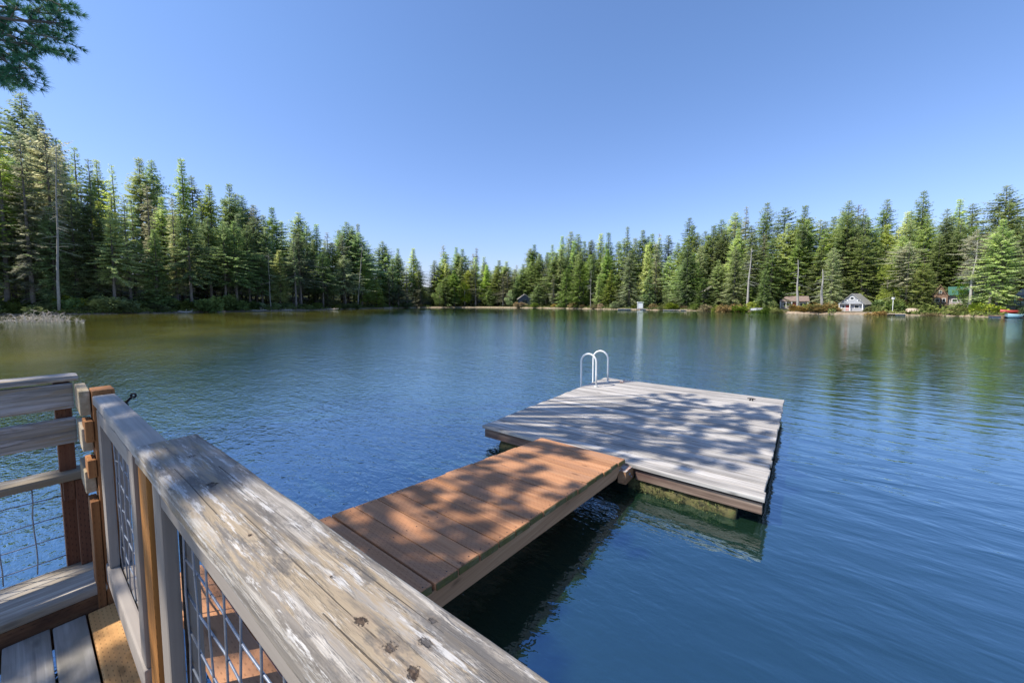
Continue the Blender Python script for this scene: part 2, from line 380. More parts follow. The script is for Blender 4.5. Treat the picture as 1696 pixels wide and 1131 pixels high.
# ---- deck
deck = empty('deck', P(-1.3, -.2, -1.02), label='weathered jetty deck of grey boards with one new orange board at its edge', cat='deck')
def board(parent, mat, x0, x1, y0, y1, z0, z1, name='board', ch=.006, T=None, label=None, tilt=0):
    mb = MB(); mb.box(x0, x1, y0, y1, z0, z1, 0, T)
    mb2 = MB(); mb2.hexa([P(*v) for v in mb.v], ch)
    o = mb2.build(name, mat, parent)
    if label: o['label'] = label
    return o
yb = .165
board(deck, M['orange'], -1.838, .6, .093, .185, -1.045, -1.02, label='new orange deck board with rows of slits')
board(deck, M['greyx'], -1.842, .6, .018, .088, -1.047, -1.021)
board(deck, M['greyx'], -1.846, .6, -.078, .013, -1.046, -1.019)
for k in range(9):
    y1 = -.083 - k * .096
    board(deck, M['greyx'], -1.845, .6, y1 - .091, y1, -1.046, -1.020 - rnd.random()*.002)
board(deck, M['browny'], -1.95, -1.852, -1.0, .160, -1.10, -.9765, name='side_beam', ch=.008, label='brown stained beam under the kerb plank')
board(deck, M['plank'], -2.09, -1.845, -1.0, .150, -.975, -.948, name='kerb_plank', ch=.012, label='wide worn kerb plank beside the deck boards')
board(deck, M['rampside'], -1.95, .6, .188, .212, -1.16, -1.03, name='rim_joist')
for px_ in (-1.90, -.9, .3):
    mb = MB(); mb.tube([P(px_, .10, -1.9), P(px_, .10, -1.05)], .07, 12); mb.build('pile', M['brownz'], deck, True)

# ---- main railing
rail = empty('railing', P(-1.1, .165, -1.02), label='jetty railing with peeling weathered grey cap over wire mesh panels', cat='railing')
def lumber(parent, name, mat, x0, x1, y0, y1, z0, z1, ch=.008, label=None, seg=1, wob=0.0, seed=0):
    return board(parent, mat, x0, x1, y0, y1, z0, z1, name, ch, None, label)
def capboard(name, mat, x0, x1, y0, y1, z0, z1, label, seed, round_=.012):
    """long plank with slightly worn, wavy edges and rounded arrises"""
    mb = MB(); n = 60; prof = []
    r = round_ / S; k = 4
    def ring(x, i):
        w0 = .0022 * noise.noise(Vector((x * 9, seed, 0))); w1 = .0022 * noise.noise(Vector((x * 9, seed, 5))); w2 = .0012 * noise.noise(Vector((x * 3, seed, 9)))
        a, b, c, d = y0 + w0, y1 + w1, z0, z1 + w2; pts = []
        for (cy, cz, s0) in ((b - r, c + r, -90), (b - r, d - r, 0), (a + r, d - r, 90), (a + r, c + r, 180)):
            for j in range(k):
                t = R_(s0 + 90 * j / (k - 1)); pts.append(P(x, cy + r * math.cos(t), cz + r * math.sin(t)))
        return pts
    xs = [x0, x0 + r * .3, x0 + r] + [x0 + r + (x1 - x0 - 2*r) * i / n for i in range(1, n)] + [x1 - r, x1]
    base = None
    for i, x in enumerate(xs):
        pts = ring(x, i)
        sc = {0: .80, 1: .93}.get(i, .85 if i == len(xs) - 1 else 1)
        cc = sum(pts, Vector()) / len(pts)
        if sc != 1: pts = [cc + Vector((q.x - cc.x, (q.y - cc.y) * (1 - (1 - sc) * .25), (q.z - cc.z) * sc)) for q in pts]
        n0 = len(mb.v); mb.v += pts; L = len(pts)
        if i: mb.f += [(n0 - L + j, n0 - L + (j+1) % L, n0 + (j+1) % L, n0 + j)[::-1] for j in range(L)]
    mb.f.append(tuple(range(L))[::-1][::-1]); mb.f.append(tuple(range(n0, n0 + L))[::-1])
    o = mb.build(name, mat, rail, False); o['label'] = label
    me = o.data; me.polygons.foreach_set('use_smooth', [len(p.vertices) == 4 for p in me.polygons]); return o
capboard('cap_board', M['cap'], -1.112, .75, .137, .246, -.340, -.300, 'wide peeling cap board with knots and tan patches', 1.3, .011)
capboard('cap_board', M['cap2'], -1.838, -1.108, .139, .192, -.332, -.302, 'narrow smooth grey cap board at the far corner', 4.1, .007)
def frame_panel(x0, x1, yo, nm):
    """picture frame of two stiles, bottom and top rails"""
    lumber(rail, 'stile', M['stilez'], x0, x0 + .058, yo, yo + .024, -.86, -.341)
    lumber(rail, 'stile', M['stilez'], x1 - .058, x1, yo, yo + .024, -.86, -.341)
    lumber(rail, 'bottom_rail', M['stilex'], x0, x1, yo - .004, yo + .024, -.925, -.8605)
    lumber(rail, 'top_rail', M['stilex'], x0 + .059, x1 - .059, yo, yo + .0235, -.385, -.3415)
for yo in (.143, .174):
    frame_panel(-1.812, -1.195, yo, 'inner')
lumber(rail, 'stile', M['stilez'], -.992, -.926, .143, .166, -.985, -.341, label='primed stile with cream left edge beside the orange post')
lumber(rail, 'stile', M['stilez'], -.985, -.926, .176, .196, -.985, -.341)
lumber(rail, 'top_rail', M['stilex'], -.925, .6, .1435, .166, -.375, -.3405)
lumber(rail, 'bottom_rail', M['stilex'], -.925, .6, .1435, .166, -.98, -.93)
lumber(rail, 'post', M['orangez'], -1.193, -1.106, .151, .170, -1.10, -.3405, ch=.006, label='bright orange treated post between the two mesh panels')
lumber(rail, 'post', M['cornerz'], -1.935, -1.845, .139, .192, -1.10, -.287, ch=.006, label='brown orange corner post rising above the cap')
for z0, z1 in ((-.455, -.385), (-.575, -.515), (-1.03, -.655)):
    lumber(rail, 'spacer_block', M['cornerz'], -1.925, -1.842, .118, .1375, z0, z1, ch=.004)
def mesh_panel(parent, axis, a0, a1, c, z0, z1, step=.0735, seed=1, off=.03, rr=.0029):
    mb = MB(); rd = random.Random(seed)
    q = lambda a, cc, z: P(a, cc, z) if axis == 'x' else P(cc, a, z)
    a = a0 + off
    while a < a1:
        mb.tube([q(a + rd.uniform(-.002, .002), c + rd.uniform(-.002, .002), z0 + (z1 - z0) * t / 6) for t in range(7)], rr, 6); a += step
    z = z0 + .035
    while z < z1:
        n = 14; mb.tube([q(a0 + (a1 - a0) * t / n, c + .0028 + rd.uniform(-.0022, .0022), z + rd.uniform(-.003, .003)) for t in range(n + 1)], rr, 6); z += step
    return mb.build('wire_mesh', M['galv'], parent, True)
mesh_panel(rail, 'x', -1.76, -1.20, .1695, -.90, -.35, seed=2)
mesh_panel(rail, 'x', -.935, .6, .1705, -.96, -.345, seed=3, off=.02)
# knots and checks on the cap are carved pits
# ---- side railing on the left
side = empty('side_railing', P(-2.08, -.3, -.95), label='old side railing of wide grey horizontal boards with mesh below, left of the jetty corner', cat='railing')
capb = lumber(side, 'cap_board', M['greyy'], -2.135, -2.045, -.9, .126, -.274, -.2535, ch=.014)
lumber(side, 'rail_board', M['greyy'], -2.078, -2.05, -.9, .111, -.370, -.281, label='upper wide rail board with worn pale patches')
lumber(side, 'rail_board', M['greyy'], -2.078, -2.05, -.9, .1125, -.495, -.405, label='lower wide rail board with worn pale patches')
lumber(side, 'shelf_plank', M['plank'], -2.128, -2.036, -.9, .124, -.628, -.598, ch=.014, label='flat worn plank above the side mesh')
lumber(side, 'post', M['brownz'], -2.13, -2.080, .066, .106, -1.3, -.276, ch=.006, label='dark brown post behind the rail boards')
lumber(side, 'post', M['brownz'], -2.085, -2.045, .098, .128, -.947, -.630, ch=.006, label='red brown short post under the plank end')
lumber(side, 'bracket', M['brownz'], -2.078, -2.05, .07, .0975, -.70, -.630, ch=.004)
mesh_panel(side, 'y', -.9, .098, -2.095, -.945, -.632, seed=6, off=.018)
for (z0, z1, lb) in ((-.366, -.283, 'upper'), (-.486, -.407, 'middle'), (-.628, -.552, 'lower')):
    mb = MB(); xs0, xs1 = -2.046, -1.872
    p = [P(xs0, .113, z0), P(xs1, .112, z0 - .004), P(xs1, .1365, z0 - .004), P(xs0, .139, z0), P(xs0, .113, z1), P(xs1, .112, z1 - .006), P(xs1, .1365, z1 - .006), P(xs0, .139, z1)]
    mb.hexa(p, .005); o = mb.build('short_board', M['creamx'], side); o['label'] = '%s pale short board joining the side railing to the corner post' % lb
# ---- black hook on the outside of the rail
hk = empty('hook', P(-1.80, .20, -.36), label='small black iron hook with a round eye sticking out behind the rail corner', cat='hook')
mb = MB()
A = P(-1.87, .196, -.350); B = P(-1.83, .214, -.338); E_ = P(-1.775, .222, -.312)
mb.tube([A, A.lerp(B, .5) + Vector((0, 0, -.006)), B], [.005, .006, .007], 8); mb.tube([B, B.lerp(E_, .6), E_], [.008, .006, .005], 8)
mb.tube([B + Vector((0, 0, 0)), B + Vector((.008, .004, -.02)), B + Vector((.006, .002, -.035))], [.007, .006, .004], 8)
mb.build('arm', M['black'], hk, True)
mb = MB(); ec = E_ + Vector((.008, .006, .008)); ring = []
for k in range(13):
    t = 2 * math.pi * k / 12; ring.append(ec + CR * (.012 * math.cos(t)) + CU * (.009 * math.sin(t)))
mb.tube(ring, .0048, 8); mb.build('eye', M['black'], hk, True)

# ---- gangway
gang = empty('gangway', P(-1.17, 1.2, -1.0), label='sloping gangway of orange treated boards from the railing down to the floating dock', cat='gangway')
def gz(y): return -.970 + (2.278 - y) * .0766
NB = 19; y1 = 2.278; wid = .104
k = 0
y = 2.278; xl, xr = -1.483, -.866
rb = random.Random(11)
while y > .235:
    wv = wid * rb.uniform(.985, 1.0); ya = y - wv
    e0, e1 = rb.uniform(-.006, .006), rb.uniform(-.005, .005)
    gl, gr = rb.uniform(.002, .004), rb.uniform(.002, .0045)
    if k > 13: gr = gl = .008
    p = [(xl+e0, ya+gl, gz(ya)-.025), (xr+e1, ya+gr, gz(ya)-.025), (xr+e1, y, gz(y)-.025), (xl+e0, y, gz(y)-.025),
         (xl+e0, ya+gl, gz(ya)), (xr+e1, ya+gr, gz(ya)), (xr+e1, y, gz(y)), (xl+e0, y, gz(y))]
    dz = rb.uniform(-.0008, .0008)
    mb = MB(); mb.hexa([P(a, b, c + dz) for a, b, c in p], .005)
    mb.build('board', M['ramp'], gang)
    # greenish end grain strip, proud of the board end
    mb = MB(); x2 = xr + e1
    mb.hexa([P(a, b, c) for a, b, c in ((x2+.0005, ya+gr+.003, gz(ya)-.0245), (x2+.004, ya+gr+.003, gz(ya)-.0245), (x2+.004, y-.003, gz(y)-.0245), (x2+.0005, y-.003, gz(y)-.0245),
                                          (x2+.0005, ya+gr+.003, gz(ya)-.003), (x2+.003, ya+gr+.003, gz(ya)-.004), (x2+.003, y-.003, gz(y)-.004), (x2+.0005, y-.003, gz(y)-.003))], .002)
    mb.build('mossy_end', M['rampedge'], gang)
    sc_ = MB()
    for xs_ in (-1.4655, -1.1675, -.8805):
        for fy in (.28, .72):
            yy = ya + (y - ya) * fy + rb.uniform(-.003, .003); xx = xs_ + rb.uniform(-.003, .003); sc_.tube([P(xx, yy, gz(yy) - .002 + dz), P(xx, yy, gz(yy) + .0004 + dz)], .0042, 8)
    sc_.build('screw_heads', M['black'], gang)
    y = ya; k += 1
yn = y
for (xa, xb) in ((-1.478, -1.453), (-1.18, -1.155), (-.893, -.868)):
    mb = MB(); yf = 2.262
    mb.hexa([P(a, b, c) for a, b, c in ((xa, yn+.01, gz(yn)-.098), (xb, yn+.01, gz(yn)-.098), (xb, yf-.10, gz(yf-.10)-.098), (xa, yf-.10, gz(yf-.10)-.098),
                                        (xa, yn+.01, gz(yn)-.0265), (xb, yn+.01, gz(yn)-.0265), (xb, yf, gz(yf)-.0265), (xa, yf, gz(yf)-.0265))], .006)
    mb.build('side_beam', M['rampside'], gang)

# ---- floating dock
dock = empty('floating_dock', P(-1.1, 3.55, -1.17), label='square floating dock of silvery weathered boards riding on mossy logs', cat='floating dock')
x0, x1, y0, y1 = -2.078, -.134, 2.300, 4.835
nb = 29; st = (y1 - y0) / nb; rb = random.Random(8)
for k in range(nb):
    a = y0 + k * st; b = a + st - .0055; e0, e1 = rb.uniform(-.006, .006), rb.uniform(-.005, .005)
    sk = .012 * (k / nb)
    dz = rb.uniform(-.0022, .0008) + (.001 if k == 0 else 0)
    if k == nb - 2: dz = -.004
    xx0, xx1 = x0 + e0 - .05 * k / nb, x1 + e1 - .008 * k / nb
    mb = MB(); mb.hexa([P(*q) for q in ((xx0, a, -1.026), (xx1, a, -1.026), (xx1, b, -1.026), (xx0, b, -1.026), (xx0, a, -1.0+dz), (xx1, a, -1.0+dz*.3), (xx1, b, -1.0+dz*.3), (xx0, b, -1.0+dz))], .007)
    mb.build('board', M['dockboard'], dock)
M['dockbeamy'] = wood('dock_side_wood', 'y', (.06,.035,.025), (.25,.19,.15), (.46,.40,.34), crack=.5, stain=(.10,.07,.055), bumpd=.003)
lumber(dock, 'fascia_beam', M['dockbeam'], -2.068, -1.42, 2.318, 2.345, -1.100, -1.034, ch=.006)
lumber(dock, 'fascia_beam', M['dockbeam'], -.808, -.140, 2.318, 2.345, -1.100, -1.040, ch=.006, label='stained dark red brown fascia beam')
lumber(dock, 'inner_beam', M['dockbeam'], -2.06, -.15, 2.350, 2.372, -1.085, -1.030, ch=.006)
lumber(dock, 'inner_beam', M['dockbeam'], -2.10, -.16, 4.78, 4.81, -1.10, -1.030, ch=.006)
lumber(dock, 'side_beam', M['dockbeamy'], -2.08, -2.05, 2.35, 4.775, -1.10, -1.0275, ch=.006)
lumber(dock, 'side_beam', M['dockbeamy'], -.178, -.150, 2.3755, 4.775, -1.10, -1.0275, ch=.006)
lumber(dock, 'joist', M['dockbeamy'], -1.12, -1.09, 2.3755, 4.775, -1.10, -1.0275, ch=.006)
def log(xa, xb, yc, r, nm='log_float', seed=0):
    mb = MB(); n = 26; pts = []; rads = []
    for i in range(n + 1):
        t = i / n; pts.append(P(xa + (xb - xa) * t, yc + .008 * noise.noise(Vector((t*6, seed, 0))), -1.158 + .006 * noise.noise(Vector((t*5, seed, 4)))))
        rads.append(r * (.9 + .3 * noise.noise(Vector((t * 9, seed, 2)))))
    mb.tube(pts, rads, 20)
    for i, v in enumerate(mb.v):
        mb.v[i] = v + Vector((noise.noise(v * 14), noise.noise(v * 14 + Vector((9,0,0))), noise.noise(v * 14 + Vector((0,9,0))))) * .022
    o = mb.build(nm, M['mossfloat'], dock, True)
    return o
log(-.86, -.262, 2.375, .085, seed=1); log(-1.93, -1.40, 2.39, .085, seed=2); log(-2.0, -.26, 3.6, .10, seed=3); log(-2.0, -.26, 4.65, .10, seed=4)
mb = MB(); rm = random.Random(3)
for i in range(520):       # moss and water weed clinging to the near log
    t = rm.random(); t = t * t if rm.random() < .3 else t
    x = -.85 + t * .57; ang = rm.uniform(-.3, 1.3)
    c = P(x, 2.375 - .068 * math.cos(ang), -1.158 + .055 * math.sin(ang))
    L = rm.uniform(.008, .03); d = Vector((rm.uniform(-1,1), rm.uniform(-1, .1), rm.uniform(-1, .8))).normalized() * L
    s_ = Vector((rm.uniform(-1,1), rm.uniform(-1,1), rm.uniform(-1,1))).normalized() * L * .3
    if noise.noise(Vector((x * 9, 0, 0))) > -.15: mb.tri(c - s_, c + s_, c + d)
mb.build('moss', M['mossleaf'], dock)
lumber(dock, 'hinge_block', M['rampside'], -.878, -.826, 2.205, 2.345, -1.100, -1.0225, ch=.006, label='weathered timber hinge block beside the gangway end')
lumber(dock, 'hinge_plate', M['rust'], -.880, -.824, 2.203, 2.340, -1.0215, -1.0175, ch=.003, label='rusty steel plate with flaking paint on the hinge block')
mb = MB(); mb.tube([P(-.826, 2.255, -1.048), P(-.818, 2.255, -1.048)], .013, 10); mb.build('bolt', M['galv'], dock, True)
mb = MB(); mb.tube([P(-.826, 2.29, -1.075), P(-.819, 2.29, -1.075)], .007, 8); mb.build('bolt', M['galv'], dock, True)
def cleat(x, y, rz):
    mb = MB(); c = P(x, y, -1.0); d = Vector((math.cos(rz), math.sin(rz), 0))
    mb.tube([c - d*.055 + Vector((0,0,.030)), c - d*.02 + Vector((0,0,.034)), c + d*.02 + Vector((0,0,.034)), c + d*.055 + Vector((0,0,.030))], [.005, .009, .009, .005], 8)
    for s_ in (-1, 1): mb.tube([c + d*.018*s_ + Vector((0,0,-.003)), c + d*.014*s_ + Vector((0,0,.034))], [.011, .008], 8)
    mb.build('cleat', M['rust'] if x < -1 else M['black'], dock, True)
cleat(-1.808, 4.61, .1); cleat(-.412, 4.58, .1)
# ---- swim ladder
lad = empty('swim_ladder', P(-2.05, 4.38, -1.0), label='white tubular swim ladder with two hooped handrails at the dock corner', cat='ladder')
for (xa, xb, yc) in ((-2.158, -1.968, 4.215), (-2.168, -1.975, 4.57)):
    mb = MB(); r = (xb - xa) / 2; cx = (xa + xb) / 2; zt = -.605 - r - .004
    pts = [P(xa, yc - .02, -1.55), P(xa, yc - .02, -1.2), P(xa, yc - .02, -.9), P(xa, yc - .02, zt)]
    for k in range(1, 12):
        t = math.pi * (1 - k / 12); pts.append(P(cx + r * math.cos(t), yc - .02 + .02 * k / 12, zt + r * math.sin(t)))
    pts += [P(xb, yc, zt), P(xb, yc, -.85), P(xb, yc, -.998)]
    mb.tube(pts, .0165, 14); o = mb.build('hoop_rail', M['white_tube'], lad, True)
    mb = MB(); mb.tube([P(xb, yc, -1.001), P(xb, yc, -.990)], .034, 16); mb.build('foot_flange', M['white_tube'], o, True)
mb = MB()
for z in (-1.12, -1.3, -1.48): mb.tube([P(-2.158, 4.195, z), P(-2.168, 4.55, z)], .016, 8)
mb.build('rung', M['white_tube'], lad, True)


# ================================================================== VEGETATION
def leafmat(name, dark, mid, light, hue=.5, tr=.48, sc=.7):
    g = G(name); co = g.coords(); r = g.rnd()
    n = g.noise(g.mapping(co, (sc,)*3), 1, 4, .65)
    f = g.math('ADD', n, g.math('MULTIPLY', g.math('SUBTRACT', r, .5), .22))
    c = g.ramp(f, [(.34, dark), (.5, mid), (.66, light)])
    hs = g.n('HueSaturation'); g.l(c, hs.inputs['Color'])
    g.put(g.math('ADD', .485, g.math('MULTIPLY', g.math('FRACT', g.math('MULTIPLY', r, 13.7)), .035)), hs.inputs['Hue'])
    g.put(g.math('ADD', .72, g.math('MULTIPLY', g.math('FRACT', g.math('MULTIPLY', r, 5.3)), .45)), hs.inputs['Saturation'])
    g.put(g.math('ADD', .8, g.math('MULTIPLY', g.math('FRACT', g.math('MULTIPLY', r, 3.1)), .5)), hs.inputs['Value'])
    d = g.n('BsdfDiffuse'); g.l(hs.outputs[0], d.inputs[0]); t = g.n('BsdfTranslucent'); g.l(hs.outputs[0], t.inputs[0])
    mx = g.n('MixShader'); mx.inputs[0].default_value = tr; g.l(d.outputs[0], mx.inputs[1]); g.l(t.outputs[0], mx.inputs[2])
    g.l(mx.outputs[0], g.out.inputs[0]); return g.m
M['fir'] = leafmat('fir_needles', (0.192,0.288,0.084), (0.422,0.525,0.158), (0.651,0.712,0.249))
M['firblue'] = leafmat('blue_green_needles', (0.162,0.250,0.109), (0.344,0.449,0.191), (0.567,0.631,0.287))
M['cedar'] = leafmat('cedar_sprays', (0.165,0.222,0.066), (0.288,0.370,0.127), (0.432,0.497,0.209))
M['lichen'] = leafmat('lichen_hung_needles', (0.238,0.249,0.139), (0.420,0.431,0.249), (0.615,0.601,0.393))
M['alder'] = leafmat('alder_leaves', (.09,.14,.02), (.18,.25,.05), (.28,.34,.08), tr=.35)
M['bush'] = leafmat('bush_leaves', (0.068,0.098,0.019), (0.164,0.195,0.046), (0.300,0.312,0.078), tr=.3)
M['rustbush'] = leafmat('rust_bush_leaves', (0.126,0.090,0.036), (0.252,0.180,0.072), (0.403,0.288,0.120), tr=.2)
M['darkbush'] = leafmat('dark_bush_leaves', (0.072,0.108,0.036), (0.164,0.216,0.075), (0.287,0.342,0.132), tr=.2)
M['pine'] = leafmat('pine_needles', (0.034,0.102,0.063), (0.071,0.192,0.108), (0.172,0.307,0.134), tr=.15, sc=2)
M['bark'] = plain('grey_bark', (.16,.14,.12), .9, 0, .4, 3, .02)
M['palebark'] = plain('pale_bark', (.25,.235,.21), .9, 0, .25, 3, .01)
M['deadwood'] = plain('bleached_dead_wood', (.42,.36,.29), .9, 0, .3, 5, .01)
M['deadtwig'] = plain('lichen_grey_twigs', (.24,.24,.19), .9, 0, .3, 5)

def kite(mb, p, d, side, L, w):
    up = d.cross(side)
    mb.quad(p, p + d * L * .45 + side * w, p + d * L, p + d * L * .45 - side * w)

def conifer(seed, H=30, R=4.0, base=.18, levels=64, per=4, topang=35, lowang=-22, fill=1.0, kmat='fir', tmat='bark', deadlow=0, spread=.8, kl=.74, power=.82, trunk_r=.33, irregular=.35):
    rd = random.Random(seed); tr = MB(); cr = MB()
    bend = (rd.uniform(-.35, .35), rd.uniform(-.35, .35))
    def ax(t): return Vector((bend[0] * math.sin(t * 2.6), bend[1] * math.sin(t * 2.1), H * t))
    tr.tube([ax(i / 12) for i in range(13)], [trunk_r * (1 - .93 * i / 12) + .01 for i in range(13)], 8)
    lump = [rd.uniform(1 - irregular, 1 + irregular * .6) for _ in range(12)]
    az0 = rd.uniform(0, 6)
    for k in range(levels):
        t = base + (1 - base) * max(0, (k + rd.uniform(-.3, .3)) / levels) ** .93
        t = min(t, .99); u = (t - base) / (1 - base)
        n = per if u < .85 else max(3, per - 1)
        for j in range(n):
            if rd.random() > fill: continue
            az = az0 + k * 2.4 + j * 2 * math.pi / n + rd.uniform(-.4, .4)
            sec = lump[int((az % 6.283) / 6.283 * 6) % 6] * lump[6 + int(u * 5.9)]
            prof = (1 - u) ** power * min(1, .45 + u * 4)
            L = max(.55, 1.85 * R * prof * rd.uniform(.62, 1.12) * sec)
            el = R_(lowang + (topang - lowang) * u ** 1.3 + rd.uniform(-9, 9))
            dh = Vector((math.cos(az), math.sin(az), 0)); sd = Vector((-math.sin(az), math.cos(az), 0))
            o = ax(t); pts = []; m_ = max(3, int(L / .36)); 
            for i in range(m_ + 1):
                s = L * i / m_; q = i / m_
                pts.append(o + dh * s * math.cos(el) + Vector((0, 0, s * math.sin(el) - .16 * L * q * q + .12 * L * q ** 4)))
            if L > 1.0: tr.tube([pts[0], pts[len(pts)//2], pts[-1]], [.05 * L / 4 + .012, .03 * L / 4 + .008, .006], 3, False)
            for i in range(1, m_ + 1):
                q = i / m_
                if q < .18 and L > 1.4: continue
                for sg in (-1, 1):
                    for rep in range(3):
                        if rd.random() > .93: continue
                        l = kl * (.55 + .75 * (1 - q) * min(1, L / 2.5)) * rd.uniform(.6, 1.2) * min(1, .5 + L / 2.4)
                        dd = (sd * sg * rd.uniform(.6, 1.1) * spread + dh * rd.uniform(.3, .9) + Vector((0, 0, rd.uniform(-.55, .15)))).normalized()
                        ss = dd.cross(Vector((rd.uniform(-.5, .5), rd.uniform(-.5, .5), 1))).normalized()
                        kite(cr, pts[i] + Vector((rd.uniform(-.1,.1), rd.uniform(-.1,.1), rd.uniform(-.1,.06))), dd, ss, l, l * rd.uniform(.16, .26))
                if i == m_:
                    dd = (dh + Vector((0, 0, .2))).normalized(); kite(cr, pts[i], dd, sd, kl * .6 * min(1, .4 + L / 3), kl * .12 * min(1, .4 + L / 3))
    for i in range(5):
        kite(cr, ax(.965 + .007*i), Vector((math.cos(i*1.3), math.sin(i*1.3), 1.4)).normalized(), Vector((-math.sin(i*1.3), math.cos(i*1.3), 0)), .5, .07)
    for k in range(deadlow):
        t = rd.uniform(.06, base + .12); az = rd.uniform(0, 6.28); L = rd.uniform(.8, R * .8)
        dh = Vector((math.cos(az), math.sin(az), rd.uniform(-.45, .05))); o = ax(t)
        tr.tube([o, o + dh * L * .5, o + dh * L + Vector((0, 0, -.12 * L))], [.035, .02, .006], 3, False)
        for _ in range(int(L * 4)):
            q = rd.uniform(.3, 1); p = o + dh * L * q; d2 = Vector((rd.uniform(-1,1), rd.uniform(-1,1), rd.uniform(-.8,.1))).normalized()
            tr.tri(p - Vector((0,0,.02)), p + Vector((0,0,.02)), p + d2 * rd.uniform(.3, .8))
    return dict(H=H, R=R, trunk=tr.mesh('trunk', True), crown=cr.mesh('crown'), tm=tmat, km=kmat)
def broadleaf(seed, H=12, R=3.2, kmat='alder', n=5200, trunk_r=.16):
    rd = random.Random(seed); tr = MB(); cr = MB()
    tr.tube([Vector((0,0,0)), Vector((.1,0,H*.35)), Vector((.2,.1,H*.7)), Vector((.2,.1,H*.92))], [trunk_r, trunk_r*.8, trunk_r*.45, .03], 7)
    blobs = []
    for i in range(26):
        t = rd.uniform(.22, .97); a = rd.uniform(0, 6.28); rr = R * math.sin(math.pi * min(1, (t - .1) / .95)) ** .7 * rd.uniform(.2, .9)
        c = Vector((math.cos(a) * rr, math.sin(a) * rr, H * t)); blobs.append((c, rd.uniform(.6, 1.25) * R * .36))
        o = Vector((.15, .05, H * max(.15, t - .2))); tr.tube([o, o.lerp(c, .6) + Vector((0,0,.2)), c], [.06, .035, .012], 4, False)
    for i in range(n):
        c, r = blobs[rd.randrange(len(blobs))]
        d = Vector((rd.gauss(0,1), rd.gauss(0,1), rd.gauss(0,1))).normalized()
        p = c + d * r * rd.uniform(.35, 1.05) ** .6; dd = (d + Vector((rd.uniform(-1,1), rd.uniform(-1,1), rd.uniform(-.9,.4)))).normalized()
        ss = dd.orthogonal().normalized(); kite(cr, p, dd, ss, rd.uniform(.16, .34), rd.uniform(.06, .12))
    return dict(H=H, R=R, trunk=tr.mesh('trunk', True), crown=cr.mesh('crown'), tm='bark', km=kmat)
VAR = {
 'firA': conifer(1, R=4.2, base=.10, levels=74, per=5),
 'firB': conifer(2, R=3.5, base=.14, levels=70, per=5, irregular=.45),
 'firC': conifer(3, R=4.6, base=.20, levels=58, per=5, power=.74, kmat='firblue'),
 'firD': conifer(4, R=3.2, base=.34, levels=46, per=4, fill=.85, irregular=.7, deadlow=46, power=.7),
 'firE': conifer(5, R=3.6, base=.30, levels=50, per=5, fill=.9, irregular=.55, deadlow=40, power=.7, kmat='firblue'),
 'spire': conifer(6, R=2.5, base=.06, levels=64, per=5, power=.85, kmat='firblue', irregular=.4),
 'cedar': conifer(7, R=3.9, base=.03, levels=62, per=5, power=.7, kmat='cedar', lowang=-32, irregular=.35),
 'cedarB': conifer(8, R=4.6, base=.08, levels=60, per=5, power=.68, kmat='cedar', lowang=-26, irregular=.5),
 'lichen': conifer(9, R=3.0, base=.16, levels=50, per=4, fill=.85, kmat='lichen', irregular=.6, deadlow=30, kl=.75),
 'lichenB': conifer(10, R=3.7, base=.40, levels=40, per=4, fill=.8, kmat='lichen', irregular=.7, deadlow=50, power=.62),
 'alder': broadleaf(11), 'alderB': broadleaf(12, H=11, R=3.8, n=5600),
}
LOOK = {'firA': ('fir_tree', 'full dark green fir'), 'firB': ('fir_tree', 'ragged green fir'), 'firC': ('fir_tree', 'broad blue green fir'), 'firD': ('fir_tree', 'bare stemmed thin fir'),
        'firE': ('fir_tree', 'bare stemmed blue fir'), 'spire': ('spruce_tree', 'narrow blue green spire'), 'cedar': ('cedar_tree', 'yellow green cedar'), 'cedarB': ('cedar_tree', 'wide yellow green cedar'),
        'lichen': ('hemlock_tree', 'pale lichen grey hemlock'), 'lichenB': ('hemlock_tree', 'bare stemmed grey hemlock'), 'alder': ('alder_tree', 'rounded light green alder'), 'alderB': ('alder_tree', 'spreading light green alder')}
SEG = [(140, 'behind the dead branches'), (330, 'on the tall left bank'), (500, 'where the left bank drops'), (712, 'at the left bank low end'), (872, 'behind the tan beach'),
       (1040, 'left of the white dock box'), (1235, 'right of the white dock box'), (1380, 'around the brown cabin'), (1530, 'around the white cottage'), (9999, 'by the green roofed cabin')]
ORD = ['first','second','third','fourth','fifth','sixth','seventh','eighth','ninth','tenth','eleventh','twelfth','thirteenth','fourteenth','fifteenth','sixteenth','seventeenth','eighteenth','nineteenth','twentieth','twenty-first','twenty-second','twenty-third','twenty-fourth','twenty-fifth','twenty-sixth','twenty-seventh','twenty-eighth','twenty-ninth','thirtieth']
def ztop(px, py, depth):
    d = CF + CR * ((px - 848) / F) + CU * ((YP - py) / F)
    k = depth / (d.x * fn.x + d.y * fn.y); return HC + d.z * k
def base_z(px, depth):
    p = place(px, depth); az = math.atan((px - 848) / F * math.cos(PITCH)); r = math.hypot(p.x, p.y)
    return ground_h(r - shore_r(az), az)
